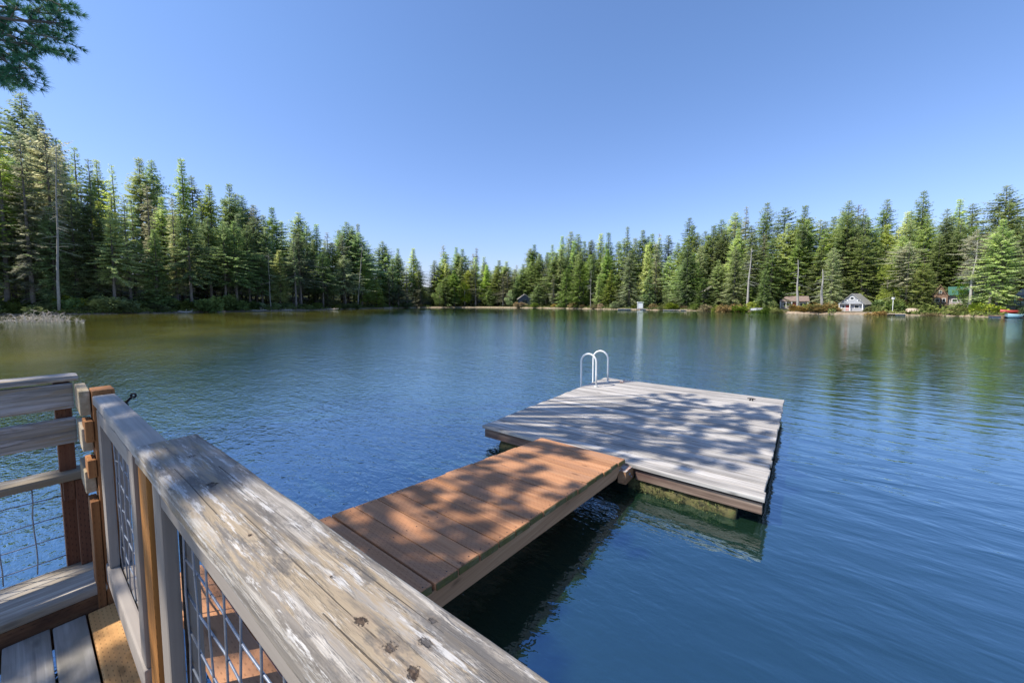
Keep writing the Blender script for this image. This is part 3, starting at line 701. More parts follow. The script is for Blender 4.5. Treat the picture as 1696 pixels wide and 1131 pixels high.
SKY = [(-160,120),(-60,150),(0,160),(20,172),(40,190),(62,152),(85,185),(110,228),(140,243),(160,262),(175,263),(187,285),(200,272),(222,290),(245,260),(265,264),(285,270),(310,261),(328,290),(355,304),(372,318),(390,303),(408,322),(426,338),(440,350),(457,342),(478,362),(500,350),(512,372),(526,370),(545,384),(553,388),(566,380),(577,366),(597,370),(612,412),(620,420),(636,398),(648,418),(660,410),(672,424),(684,410),(697,440),(708,456),(714,462),(722,430),(735,405),(745,425),(755,408),(768,411),(778,420),(790,410),(803,424),(813,436),(828,430),(840,432),(856,438),(865,436),(878,410),(886,404),(900,408),(915,404),(930,390),(943,382),(957,386),(966,398),(980,396),(992,386),(1005,384),(1022,388),(1037,374),(1050,388),(1062,380),(1078,386),(1090,386),(1105,388),(1118,392),(1137,359),(1152,384),(1165,382),(1180,372),(1190,362),(1212,350),(1230,341),(1245,356),(1262,334),(1276,358),(1296,342),(1312,370),(1328,339),(1343,368),(1352,362),(1372,358),(1397,331),(1412,338),(1422,344),(1440,352),(1460,328),(1476,358),(1492,350),(1515,315),(1540,355),(1558,344),(1578,328),(1600,336),(1622,352),(1650,306),(1672,338),(1690,332),(1720,320),(1780,310),(1860,300)]
def skyline(x): return lerp(SKY, x)
trees = []       # (px, depth, top_py, variant, row)
rt = random.Random(21)
def far_pick(px):
    if px < 330: return rt.choice(['firA','firB','firC','firD','firE','firE','firD','lichen','firC'])
    if px < 712: return rt.choice(['firA','firB','firC','firE','spire','firC','spire','lichen'])
    if px < 1100: return rt.choice(['firA','firB','firA','cedar','spire','lichen','cedarB','firB'])
    return rt.choice(['firA','firB','cedar','firA','cedarB','firC','lichen','cedar'])
# skyline trees: those whose tops are listed as peaks
pk = [p for i, p in enumerate(SKY) if 0 < i < len(SKY) - 1 and (p[1] <= SKY[i-1][1] + 2 or p[1] <= SKY[i+1][1] + 2)]
for px, py in pk:
    d = shore_depth(px) + rt.uniform(16, 34)
    if 705 < px < 718: continue
    trees.append((px, d, py + 1, far_pick(px), 'skyline'))
x = -150
while x < 1840:                     # middle rows
    px = x + rt.uniform(-6, 6); sk = skyline(px); bs = lerp(SH, px)
    if not 702 < px < 724:
        trees.append((px, shore_depth(px) + rt.uniform(9, 17), sk + (bs - sk) * rt.uniform(.10, .30), far_pick(px), 'middle'))
    x += 27 if x < 300 else 19
x = 722
while x < 1010:
    px = x + rt.uniform(-3, 3); sk = skyline(px); bs = lerp(SH, px)
    trees.append((px, shore_depth(px) + rt.uniform(10, 22), sk + (bs - sk) * rt.uniform(.08, .32), rt.choice(['firB', 'firA', 'cedar', 'cedarB', 'lichen', 'firC']), 'middle')); x += 13
x = 350
while x < 1760:
    px = x + rt.uniform(-5, 5); sk = skyline(px); bs = lerp(SH, px)
    if not 702 < px < 724: trees.append((px, shore_depth(px) + rt.uniform(17, 30), sk + (bs - sk) * rt.uniform(.03, .14), far_pick(px), 'skyline'))
    x += 24
x = -140
while x < 1760:
    px = x + rt.uniform(-6, 6); sk = skyline(px); bs = lerp(SH, px)
    if not 704 < px < 722: trees.append((px, shore_depth(px) + rt.uniform(20, 40), sk + (bs - sk) * rt.uniform(.38, .6), rt.choice(['firA', 'spire', 'firB', 'cedarB' if px > 700 else 'firA']), 'middle'))
    x += 40 if x < 700 else 60
x = -140
CAB = [(1280, 1350), (1384, 1446), (1536, 1600), (1662, 1760), (854, 884), (1050, 1070)]
while x < 1800:                     # front rows
    px = x + rt.uniform(-8, 8); sk = skyline(px); bs = lerp(SH, px)
    blocked = any(a - 4 < px < b + 4 for a, b in CAB)
    if not blocked and not 704 < px < 722:
        v = far_pick(px); hfrac = rt.uniform(.25, .62)
        if px < 500: v = rt.choice(['firE','firD','firD','firA','lichen','firB','firE']); hfrac = rt.uniform(.18, .50)
        if px > 740 and rt.random() < .25: v = rt.choice(['alder', 'alderB']); hfrac = rt.uniform(.55, .72)
        trees.append((px, shore_depth(px) + rt.uniform(2.2, 6.5), sk + (bs - sk) * hfrac, v, 'front'))
    x += 33 if x < 300 else 23
for px, py, v in ((12, 175, 'firD'), (95, 215, 'lichenB'), (48, 300, 'lichenB'), (1137, 405, 'cedar'), (1500, 400, 'lichenB'), (1608, 380, 'lichenB'), (1655, 385, 'lichenB'), (1321, 372, 'cedarB'), (1361, 380, 'firD'), (1395, 350, 'firC'), (1425, 356, 'firC'), (1560, 360, 'cedarB'), (1590, 372, 'cedar'), (770, 470, 'alder'), (728, 470, 'alderB'), (960, 430, 'cedar')):
    d = shore_depth(px) + (rt.uniform(2.5, 5) if px not in (1321, 1395, 1425, 1560, 1590, 1361) else 14)
    trees.append((px, d, py, v, 'front' if d < shore_depth(px) + 8 else 'middle'))
first = {}
cnt = {}
for (px, d, py, v, row) in sorted(trees):
    V = VAR[v]; z0 = base_z(px, d) - .15; H = max(4, ztop(px, py, d) - z0); loc = place(px, d, z0)
    seg = next(n for lim, n in SEG if px < lim)
    key = (LOOK[v][1], seg, row); cnt[key] = cnt.get(key, 0) + 1
    rowt = {'front': 'at the water edge', 'middle': 'in the middle rows', 'skyline': 'on the skyline'}[row]
    t = empty(LOOK[v][0], loc, rt.uniform(0, 6.28)); t['_k'] = key; t['_n'] = cnt[key]
    sxy = H / V['H'] * rt.uniform(.95, 1.25)
    hpx = H * F / d; sxy *= .72 + 72 / hpx
    if v.startswith('alder'): sxy = H / V['H'] * rt.uniform(.9, 1.2)
    if v not in first:
        a = link('trunk', V['trunk'], M[V['tm']], t); b = link('crown', V['crown'], M[V['km']], t); first[v] = (a, b)
    else:
        for q in first[v]:
            c = q.copy(); C.objects.link(c); c.parent = t
    t.scale = (sxy, sxy, H / V['H'])
    tag(t, cat='tree', group='trees along the far lake shore')
for t in [o for o in C.objects if '_k' in o]:
    look, seg, row = t['_k']; n = t['_n']; tot = cnt[tuple(t['_k'])]
    rowt = {'front': 'at water edge', 'middle': 'midway back', 'skyline': 'on skyline'}[row]
    t['label'] = ('the only %s %s %s' % (look, rowt, seg)) if tot == 1 else ('%s %s %s, %s from left' % (look, rowt, seg, ORD[n-1]))
    del t['_k']; del t['_n']
# ---- bare snags
def snag(name, base_px, base_py_d, top_px, top_py, r, mat, label, nb=26, seed=1):
    d = base_py_d; b = place(base_px, d, base_z(base_px, d) - .2); dv_ = CF + CR * ((top_px - 848) / F) + CU * ((YP - top_py) / F); tp = Vector((0, 0, HC)) + dv_ * (d / (dv_.x * fn.x + dv_.y * fn.y))
    t = empty(name, b, label=label, cat='dead tree'); rd = random.Random(seed); tr = MB(); br = MB(); v = tp - b
    tr.tube([v * (i / 10) + Vector((.06 * math.sin(i), .05 * math.cos(i * 1.3), 0)) for i in range(11)], [r * (1 - .085 * i) for i in range(11)], 8)
    for i in range(nb):
        q = rd.uniform(.35, .99); a = rd.uniform(0, 6.28); L = rd.uniform(.4, 2.2) * (1.15 - q) * 1.6 + .3; o = v * q
        dr = Vector((math.cos(a), math.sin(a), rd.uniform(-.4, .3))); pts = [o, o + dr * L * .5 + Vector((0,0,-.03)), o + dr * L + Vector((0, 0, -.1 * L))]
        br.tube(pts, [.04, .025, .008], 4, False)
        for _ in range(7):
            p = o + dr * L * rd.uniform(.4, 1); e = Vector((rd.uniform(-1,1), rd.uniform(-1,1), rd.uniform(-.7,.2))).normalized() * rd.uniform(.2, .6)
            br.tri(p + Vector((0,0,.012)), p - Vector((0,0,.012)), p + e)
    link('trunk', tr.mesh('trunk', True), mat, t); link('bare_branches', br.mesh('branches'), M['deadtwig'], t)
snag('dead_tree', 1237, shore_depth(1237)+1.5, 1245, 411, .26, M['palebark'], 'tall bleached leaning dead trunk between the white box and brown cabin', 30, 1)
snag('dead_tree', 592, shore_depth(592)+1.2, 600, 405, .22, M['palebark'], 'thin white dead trunk at the low end of the left bank', 24, 2)
snag('dead_tree', 1604, shore_depth(1604)+1.5, 1620, 398, .19, M['palebark'], 'pale bare trunk leaning right beside the green roofed cabin', 60, 3)
snag('dead_tree', 1632, shore_depth(1632)+1.5, 1664, 415, .24, M['bark'], 'grey trunk leaning strongly right near the photo right edge', 44, 4)
snag('dead_tree', 1636, shore_depth(1640)+2.5, 1650, 440, .15, M['bark'], 'thin grey upright trunk crossing behind the strongly leaning one', 20, 5)
snag('dead_tree', 978, shore_depth(978)+1.0, 979, 448, .16, M['bark'], 'straight grey bare trunk left of the white dock box', 26, 6)
snag('dead_tree', 96, shore_depth(96)+.6, 92, 240, .20, M['palebark'], 'tall pale trunk rising from the water beside the dead branches', 70, 7)
snag('dead_tree', 448, shore_depth(446)+1.2, 444, 420, .10, M['palebark'], 'thin white upright trunk where the left bank drops', 14, 8)
snag('dead_tree', 1321, shore_depth(1321)+4.0, 1322, 430, .24, M['palebark'], 'straight pale trunk standing in front of the brown cabin', 14, 9)
snag('dead_tree', 1361, shore_depth(1361)+2.2, 1363, 446, .26, M['palebark'], 'stout pale trunk between the brown cabin and white cottage', 12, 10)

# ---- shrubs
def shrub_mesh(seed, n=1500, R=1.0, H=1.1):
    rd = random.Random(seed); mb = MB(); bl = [(Vector((rd.uniform(-.6,.6)*R, rd.uniform(-.5,.5)*R, rd.uniform(.2,.8)*H)), rd.uniform(.25,.5)*R) for _ in range(9)]
    for i in range(n):
        c, r = bl[rd.randrange(9)]; d = Vector((rd.gauss(0,1), rd.gauss(0,1), rd.gauss(0,1))).normalized(); p = c + d * r * rd.random() ** .4
        if p.z < 0: p.z = rd.uniform(0, .2)
        dd = (d + Vector((rd.uniform(-1,1), rd.uniform(-1,1), rd.uniform(-.6,.8)))).normalized(); kite(mb, p, dd, dd.orthogonal().normalized(), rd.uniform(.10,.24), rd.uniform(.03,.07))
    return mb.mesh('shrub')
SM = [shrub_mesh(31 + i) for i in range(3)]
sh_first = {}
def shrub_mats(me, mat, tagk):
    if (me.name, tagk) not in sh_first:
        c = me.copy(); c.materials.clear(); c.materials.append(mat); sh_first[(me.name, tagk)] = c
    return sh_first[(me.name, tagk)]
shs = []
x = -60
while x < 1720:
    px = x + rt.uniform(-6, 6); x += rt.uniform(13, 20)
    if 706 < px < 860 or any(a < px < b for a, b in ((1286, 1350), (1384, 1446), (1536, 1606), (1664, 1700))): continue
    if px < 500: k = rt.choice(['darkbush', 'darkbush', 'bush'])
    else: k = rt.choice(['bush', 'bush', 'rustbush', 'darkbush'])
    shs.append((px, shore_depth(px) + rt.uniform(.5, 3.5), rt.uniform(.8, 1.9) * (1.5 if px < 400 else 1), k))
shs += [(1258, 71, 1.4, 'bush'), (1290, 69, 1.2, 'bush'), (1322, 66.5, 1.1, 'rustbush'), (1338, 66.5, 1.3, 'bush'), (1368, 64, 1.1, 'bush'), (1450, 58, 1.0, 'rustbush'), (1545, 54, .8, 'rustbush'), (1575, 54, .8, 'rustbush'), (1596, 53, 1.1, 'bush'), (1522, 57, .9, 'bush'), (1210, 80, 2.0, 'rustbush'), (1190, 83, 2.0, 'bush'), (1222, 79, 1.6, 'bush')]
scnt = {}
stot = {}
def sseg(px): return next(n for lim, n in SEG if px < lim)
for s_ in shs: stot[(s_[3], sseg(s_[0]))] = stot.get((s_[3], sseg(s_[0])), 0) + 1
for px, d, sc, k in sorted(shs):
    me = shrub_mats(rt.choice(SM), M[k], k); o = bpy.data.objects.new('shrub', me); C.objects.link(o)
    o.location = place(px, d, base_z(px, d) - .12); o.scale = (sc * rt.uniform(1, 1.6), sc * rt.uniform(1, 1.4), sc * rt.uniform(.6, 1)); o.rotation_euler = (0, 0, rt.uniform(0, 6))
    key = (k, sseg(px)); scnt[key] = scnt.get(key, 0) + 1
    lk = {'bush': 'yellow green shrub', 'rustbush': 'rust brown shrub', 'darkbush': 'dark green shrub'}[k]
    tag(o, '%s on the shore %s, %s from the left' % (lk, key[1], ORD[min(29, scnt[key]-1)]) if stot[key] > 1 else 'only %s on the shore %s' % (lk, key[1]), 'shrub', 'shrubs along the far shore')
# ---- low undergrowth nobody could count
mb = MB(); ru = random.Random(77)
for i in range(42000):
    px = ru.uniform(-160, 1850); az = math.atan((px - 848) / F); d0 = shore_r(az); off = .25 + 26 * ru.random() ** 1.8
    cl = noise.noise(Vector((px * .03, off * .25, 0)))
    if cl < -.12 and off > 1: continue
    if 712 < px < 860 and off < 4 and ru.random() < .9: continue
    if any(a < px < b for a, b in ((1286, 1372), (1384, 1446), (1664, 1760))) and off < 9: continue
    r = d0 + off; q = polar(az, r); hh = .9 * (1 + cl) * (1 if off > 1.5 else .5); q.z = ground_h(off, az) + ru.uniform(0, hh)
    dd = Vector((ru.uniform(-1,1), ru.uniform(-1,1), ru.uniform(-.2,1))).normalized(); kite(mb, q, dd, dd.orthogonal().normalized(), ru.uniform(.25,.5), ru.uniform(.06,.14))
o = mb.build('undergrowth', M['bush']); tag(o, 'low ferns and bushes covering the forest floor behind the shore', 'undergrowth', kind='stuff')
# ---- bleached branches in the water on the left
pile = empty('dead_branches', place(60, 35.5, 0), label='tangle of bleached dead branches lying in the water at the left shore', cat='driftwood')
mb = MB(); rp = random.Random(4)
for i in range(150):
    px = rp.uniform(-60, 138) if i % 3 else rp.uniform(40, 100); d = rp.uniform(34.5, 37.5); o = place(px, d, -.05) 
    a = rp.uniform(-2.9, -.2); L = rp.uniform(.5, 1.5) * (1.25 - abs(px - 50) / 130); hd = CR * math.cos(a) * rp.uniform(.5, 1) + fn.to_3d() * rp.uniform(-.4, .4); hd.z = 0
    hgt = rp.uniform(.15, .68) * L; pts = [o + hd * L * t + Vector((0, 0, hgt * math.sin(t * rp.uniform(1.5, 3.0)))) + Vector((0, 0, .04 * rp.uniform(-1, 1))) for t in (0, .2, .4, .6, .8, 1)]
    mb.tube(pts, [.030, .028, .024, .019, .013, .006], 4, False)
    for _ in range(6):
        q = rp.choice(pts[1:]); e = Vector((rp.uniform(-1,1), rp.uniform(-1,1), rp.uniform(-.2,1))).normalized() * rp.uniform(.15, .5); mb.tube([q, q + e * .6, q + e + Vector((0,0,-.05))], [.014, .01, .004], 3, False)
link('branches', mb.mesh('branches'), M['deadwood'], pile); pile.children[0].location = -pile.location
for i, (px, ln, dd, lb) in enumerate(((300, 4.0, 0, 'long grey drift log at the foot of the tall left bank'), (345, 3.0, .5, 'short grey drift log right of the long one on the left bank'), (420, 5.0, .3, 'bleached drift log where the left bank drops'), (470, 4.0, .2, 'crooked bleached log at the waterline left of the low bank end'), (545, 5.5, .1, 'pale driftwood log half in the water at the low end of the left bank'), (640, 4.5, .0, 'pale thick log at the waterline near the tan beach'))):
    d = shore_depth(px) + dd; mb = MB(); a = R_(rt.uniform(-14, 14)); dr = CR * math.cos(a) + fn.to_3d() * math.sin(a); dr.z = .03; o = place(px, d, .12)
    mb.tube([o - dr * ln / 2, o - dr * ln * .1 + Vector((0,0,.1)), o + dr * ln * .2, o + dr * ln / 2 + Vector((0,0,.12))], [.19, .17, .13, .07], 8)
    for j in range(5):
        p = o + dr * rt.uniform(-.3, .45) * ln; mb.tube([p, p + Vector((rt.uniform(-.4,.4), rt.uniform(-.4,.4), rt.uniform(.3,.9)))], [.05, .012], 4)
    ob = mb.build('drift_log', M['deadwood'], smooth=True); tag(ob, lb, 'log', 'drift logs along the left bank')

# ================================================================== BUILDINGS
def shing(name, col): return plain(name, col, .85, 0, .25, 2.5, .01)
M['wht'] = plain('white_siding', (.29,.30,.315), .6, 0, .08, 3); M['brroof'] = shing('brown_roof', (.17,.125,.105)); M['gyroof'] = shing('grey_shingles', (.22,.215,.20))
M['grroof'] = shing('green_metal_roof', (.03,.10,.075)); M['glass'] = plain('window_glass', (.03,.04,.05), .08, 0, .1, 2, 0, .8); M['cedarwall'] = shing('brown_wall', (.20,.13,.09))
M['bluewall'] = shing('blue_wall', (.16,.32,.42)); M['greywall'] = shing('grey_wall', (.33,.30,.28)); M['trim'] = plain('white_trim', (.72,.72,.70), .5, 0, .05, 3); M['redbrown'] = plain('red_door', (.35,.06,.04), .5, 0, .15, 3)
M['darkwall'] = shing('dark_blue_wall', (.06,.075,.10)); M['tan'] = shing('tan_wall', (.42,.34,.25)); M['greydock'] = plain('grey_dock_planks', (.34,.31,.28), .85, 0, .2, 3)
M['redp'] = plain('red_plastic', (.34,.05,.04), .4, 0, .1, 3); M['bluep'] = plain('pale_blue_hull', (.20,.33,.37), .4, 0, .1, 3); M['sand'] = shing('sand', (.46,.38,.27))
def local_box(mb, *a, ch=0): mb.box(*a, ch)
def part(nm, mat, root, boxes, parent=None, ch=0, label=None):
    mb = MB()
    for b in boxes: mb.box(*b, ch)
    o = link(nm, mb.mesh(nm), mat, parent or root)
    if label: o['label'] = label
    return o
def window(root, x, z, w_, h_, y, frame='trim', f=.07):
    fr = part('window', M[frame], root, [(x, x+f, y-.06, y, z, z+h_), (x+w_-f, x+w_, y-.06, y, z, z+h_), (x+f, x+w_-f, y-.06, y, z, z+f), (x+f, x+w_-f, y-.06, y, z+h_-f, z+h_)])
    part('pane', M['glass'], root, [(x+f, x+w_-f, y-.03, y-.004, z+f, z+h_-f)], fr)
def gable(root, wid, dep, zb, ze, zr, wall, roof, over=.35, front=True, th=.12, x0=0.0):
    """gable facing -y; walls from zb to ze, ridge zr"""
    mb = MB(); h = wid / 2
    for (ya, yb) in ((0, .12), (dep-.12, dep)):
        mb.hexa([Vector(q) for q in ((x0-h,ya,zb),(x0+h,ya,zb),(x0+h,yb,zb),(x0-h,yb,zb),(x0-h,ya,ze),(x0+h,ya,ze),(x0+h,yb,ze),(x0-h,yb,ze))])
        n = len(mb.v); mb.v += [Vector(q) for q in ((x0-h,ya,ze+.001),(x0+h,ya,ze+.001),(x0,ya,zr),(x0-h,yb,ze+.001),(x0+h,yb,ze+.001),(x0,yb,zr))]; mb.f += [(n,n+1,n+2),(n+5,n+4,n+3),(n+1,n+4,n+5,n+2),(n+3,n,n+2,n+5),(n,n+3,n+4,n+1)]
    mb.box(x0-h, x0-h+.12, .121, dep-.121, zb, ze); mb.box(x0+h-.12, x0+h, .121, dep-.121, zb, ze)
    link('wall', mb.mesh('wall'), wall, root)
    sl = (zr - ze) / h; o = MB()
    for sg in (-1, 1):
        a = Vector((x0 + sg * .002, -over, zr + .02)); b = Vector((x0 + sg * (h + over), -over, ze - sl * over + .02)); up = Vector((0, 0, th)); dp = Vector((0, dep + 2 * over, 0))
        q = [a, b, b + dp, a + dp]; q = q if sg > 0 else [b, a, a + dp, b + dp]
        o.hexa(q + [v + up for v in q])
    return link('roof', o.mesh('roof'), roof, root)
def houseroot(name, px, py, extra, label, cat='cabin', rz=0.0):
    d = shore_depth(px) + extra; z = HC - (py - 502.5) * d / F
    return empty(name, place(px, d, z), FACE + rz, label=label, cat=cat), d
def U(px_, d): return px_ * d / F
# white gabled cottage
r, d = houseroot('cottage', 1411, 517.5, 5.0, 'small white gabled cottage with a porch, standing on the right shore', rz=R_(-60)); u = d / F; r.scale = (.95, 1.0, 1.08)
W_ = 34*u; gable(r, W_, 30*u, 2.5*u, 13*u, 28*u, M['wht'], M['gyroof'], over=2.2*u, th=.9*u)
part('porch_deck', M['greydock'], r, [(-W_*.52, W_*.52, -5*u, -.02, 1.6*u, 2.4*u)])
for xx in (-15, -8, 0, 8, 15): part('pier', M['greydock'], r, [(xx*u-.5*u, xx*u+.5*u, -4.8*u, -4*u, -1.5*u, 1.55*u)])
part('porch_roof', M['wht'], r, [(-W_*.5, W_*.5, -5*u, -.05, 13*u, 14*u)])
for xx in (-16, -1, 16): part('porch_post', M['trim'], r, [(xx*u-.5*u, xx*u+.5*u, -4.8*u, -4*u, 2.45*u, 12.95*u)])
window(r, -3*u, 19*u, 6*u, 5*u, 0); window(r, -11*u, 19*u*.86, 5*u, 3*u, 0); window(r, 7*u, 19*u*.86, 5*u, 3*u, 0)
window(r, 3.5*u, 6*u, 7*u, 5.5*u, 0); part('door', M['redbrown'], r, [(-8*u, -3.5*u, -.05, 0, 2.6*u, 11*u)]); window(r, -14*u, 6*u, 5*u, 5*u, 0)
part('railing', M['trim'], r, [(-W_*.5, -2*u, -4.9*u, -4.5*u, 6.3*u, 6.9*u)] + [(-W_*.5 + i*1.6*u, -W_*.5 + i*1.6*u + .4*u, -4.9*u, -4.6*u, 2.45*u, 6.3*u) for i in range(10)])
# brown ranch cabin: ridge along x
r, d = houseroot('cabin', 1316, 510.5, 9.0, 'low brown roofed cabin with white porch posts and a red door', rz=R_(-44)); u = d / F; r.scale.x = .78
part('wall', M['greywall'], r, [(-24*u, 24*u, 0, 14*u, 0, 11.5*u)])
mb = MB()
mb.hexa([Vector(q) for q in ((-26*u,-5*u,11*u),(26*u,-5*u,11*u),(22*u,8*u,19*u),(-17*u,8*u,19*u),(-26*u,-5*u,12*u),(26*u,-5*u,12*u),(22*u,8*u,20*u),(-17*u,8*u,20*u))])
mb.hexa([Vector(q) for q in ((-17*u,8.01*u,19*u),(22*u,8.01*u,19*u),(26*u,20*u,11*u),(-26*u,20*u,11*u),(-17*u,8.01*u,20*u),(22*u,8.01*u,20*u),(26*u,20*u,12*u),(-26*u,20*u,12*u))])
link('roof', mb.mesh('roof'), M['brroof'], r)
for xx in (-24, -14, -4, 8, 23): part('porch_post', M['trim'], r, [(xx*u-.5*u, xx*u+.5*u, -4.4*u, -3.5*u, 0, 10.95*u)])
part('door', M['redbrown'], r, [(-5*u, 4*u, -.06, 0, 0, 9*u)]); window(r, -20*u, 3*u, 11*u, 6*u, 0); window(r, 9*u, 3*u, 11*u, 6*u, 0)
part('porch_deck', M['tan'], r, [(-25*u, 25*u, -5*u, -.07, -1.6*u, -.05)])
# green roofed cabin
r, d = houseroot('cabin', 1566, 509, 6.5, 'brown cabin with green metal roof and deck half hidden in trees', rz=R_(-46)); u = d / F; r.scale.x = .68
rf = gable(r, 26*u, 24*u, 0, 20*u, 36*u, M['cedarwall'], M['cedarwall'], over=2*u, th=1.2*u, x0=-10*u)
part('wall', M['greywall'], r, [(3.1*u, 40*u, 4*u, 22*u, 0, 19*u)])
mb = MB(); mb.hexa([Vector(q) for q in ((3.2*u,0,19.2*u),(44*u,0,19.2*u),(40*u,14*u,33*u),(3.2*u,14*u,33*u),(3.2*u,0,20.2*u),(44*u,0,20.2*u),(40*u,14*u,34*u),(3.2*u,14*u,34*u))])
link('roof', mb.mesh('roof'), M['grroof'], r)
window(r, -18*u, 8*u, 8*u, 7*u, 0); window(r, -6*u, 8*u, 6*u, 7*u, 0); window(r, -12*u, 23*u, 5*u, 5*u, 0); window(r, 10*u, 8*u, 9*u, 6*u, 4*u); window(r, 24*u, 8*u, 9*u, 6*u, 4*u)
part('deck', M['tan'], r, [(-24*u, 30*u, -7*u, -.1, -1.2*u, 0)]); part('railing', M['tan'], r, [(-24*u, 30*u, -7*u, -6.5*u, 5*u, 5.8*u)] + [(-24*u + i*2.25*u, -24*u + i*2.25*u + .5*u, -6.9*u, -6.6*u, .02, 4.95*u) for i in range(25)])
# blue house on the right edge
r, d = houseroot('house', 1697, 505, 7, 'pale blue house with grey roof and raised deck cut by the right photo edge', 'house', rz=R_(-46)); u = d / F; r.scale.x = .68
part('wall', M['bluewall'], r, [(-11*u, 60*u, 0, 30*u, 0, 16*u)])
mb = MB(); mb.hexa([Vector(q) for q in ((-15*u,-4*u,15.5*u),(64*u,-4*u,15.5*u),(60*u,15*u,25*u),(-4*u,15*u,25*u),(-15*u,-4*u,16.8*u),(64*u,-4*u,16.8*u),(60*u,15*u,26.4*u),(-4*u,15*u,26.4*u))]); link('roof', mb.mesh('roof'), M['gyroof'], r)
window(r, -5*u, 4*u, 9*u, 8*u, 0); window(r, 12*u, 4*u, 14*u, 8*u, 0)
part('deck', M['greydock'], r, [(-30*u, 60*u, -8*u, -.1, -1.2*u, 0)]); part('retaining_wall', M['greywall'], r, [(-29*u, 60*u, -7*u, -6*u, -9*u, -1.25*u)])
part('railing', M['greydock'], r, [(-30*u, 60*u, -8*u, -7.5*u, 5*u, 5.7*u)] + [(-30*u + i*3*u, -30*u + i*3*u + .6*u, -7.9*u, -7.6*u, .02, 4.95*u) for i in range(30)])
# hut near the lake head, hidden cabin on the slope
r, d = houseroot('hut', 869, 501, 9, 'small tan gabled boathouse in shadow under trees left of the right bank', 'boathouse', rz=R_(8)); u = d / F
gable(r, 20*u, 14*u, -4*u, 6*u, 13*u, M['darkwall'], M['greywall'], over=2*u, th=1*u); part('door', M['glass'], r, [(-4*u, 4*u, -.06, 0, -3.5*u, 4*u)])
r, d = houseroot('cabin', 1184, 489, 7, 'dark grey cabin on the slope half hidden by yellow green trees', rz=R_(-6)); u = d / F
gable(r, 34*u, 20*u, -6*u, 6*u, 15*u, M['darkwall'], M['greywall'], over=2*u, th=1*u); window(r, -12*u, -1*u, 8*u, 5*u, 0); window(r, 3*u, -1*u, 8*u, 5*u, 0)
part('railing', M['greywall'], r, [(-18*u, 18*u, -4*u, -3.6*u, -1.5*u, -.8*u)] + [(-18*u + i*3*u, -18*u + i*3*u + .5*u, -3.9*u, -3.65*u, -6*u, -1.55*u) for i in range(12)])
# ---- private docks, boats
def jetty(px0, px1, ext, lb, name='jetty', z=.22, mat='greydock'):
    pc = (px0 + px1) / 2; d = shore_depth(pc) + ext; u = d / F; al = math.atan((pc - 848) / F); r = empty(name, place(pc, d, 0), FACE - al * .8, label=lb, cat='jetty'); w2 = (px1 - px0) / 2 * u * math.cos(al)
    part('planks', M[mat], r, [(-w2 + i * (2*w2/14), -w2 + (i+1) * (2*w2/14) - .03, -.9, .9, z, z + .07) for i in range(14)])
    part('float', M['darkwall'], r, [(-w2*.96, -w2*.3, -.8, .8, -.15, z-.005), (w2*.2, w2*.95, -.8, .8, -.15, z-.005)]); return r, d, u
jr, d, u = jetty(1022, 1087, -1.2, 'long low grey jetty carrying the white storage box')
bx = empty('storage_box', place(1060.5, d, .30), FACE, label='white upright storage box standing on the grey jetty', cat='box')
bx.scale = (.88, .88, .88); part('cabinet', M['wht'], bx, [(-5*u, 5*u, -.4, .4, 0, 11.5*u)], ch=.03); part('door', M['trim'], bx, [(-4*u, 4*u, -.44, -.402, 1*u, 10*u)], ch=.01); part('lid', M['trim'], bx, [(-5.6*u, 5.6*u, -.47, .46, 11.52*u, 12.6*u)], ch=.02)
jetty(1098, 1148, -.6, 'short grey jetty right of the one with the white box', z=.12)
jetty(1455, 1500, -.4, 'low tan jetty right of the white cottage', z=.16, mat='tan')
jetty(1640, 1688, -.6, 'brown jetty below the blue house with boats beside it', z=.2, mat='cedarwall')
def boat(px_, ext, lb, mat, L, rz=0.0, flip=False, py=None, z=None):
    d = shore_depth(px_) + ext; z = (base_z(px_, d) + .05 if ext > 0 else .02) if z is None else z
    r = empty('rowing_boat', place(px_, d, z), FACE + rz, label=lb, cat='boat'); mb = MB(); n = 12; k = 8; inn = MB()
    for b_, off in ((mb, 0), (inn, .04)):
        for i in range(n + 1):
            t = i / n * 2 - 1; wd = (.62 * (1 - abs(t) ** 2.6) + .03) - off; hh = .42 + .12 * t * t; kz = off + .10 * t ** 4
            for j in range(k + 1):
                a = math.pi * j / k; yy = -math.cos(a) * max(.01, wd); zz = kz + (hh - kz) * (1 - math.sin(a) ** .6)
                b_.v.append(Vector((t * L / 2 * (1 if off == 0 else .985), yy, zz)))
        for i in range(n):
            for j in range(k):
                q = i * (k + 1) + j; f = (q, q + 1, q + k + 2, q + k + 1); b_.f.append(f if off == 0 else f[::-1])
    m0 = len(mb.v); mb.v += inn.v; mb.f += [tuple(m0 + q for q in f) for f in inn.f]
    for i in range(n):
        for j in (0, k):
            q = i * (k + 1) + j; mb.f.append((q, q + k + 1, m0 + q + k + 1, m0 + q))
    h = link('hull', mb.mesh('hull', True), mat, r)
    th = part('thwart', M['tan'], r, [(-.15, .15, -.52, .52, .30, .34)]); part('thwart', M['tan'], r, [(L*.25, L*.25+.25, -.42, .42, .32, .36)])
    if flip: r.rotation_euler = (math.pi, 0, FACE + rz); r.location.z += .5
    return r
boat(1257, .8, 'white rowing boat turned over on the beach left of the brown cabin', M['wht'], 3.4, .1, True)
boat(1681, -.3, 'pale blue rowing boat moored by the brown jetty', M['bluep'], 2.0, .15)
boat(1676, 1.3, 'red rowing boat pulled up behind the pale blue one', M['redp'], 2.3, -.2)
boat(1512, 1.0, 'tan rowing boat pulled up on the shore right of the white cottage', M['tan'], 2.4, .3, True)
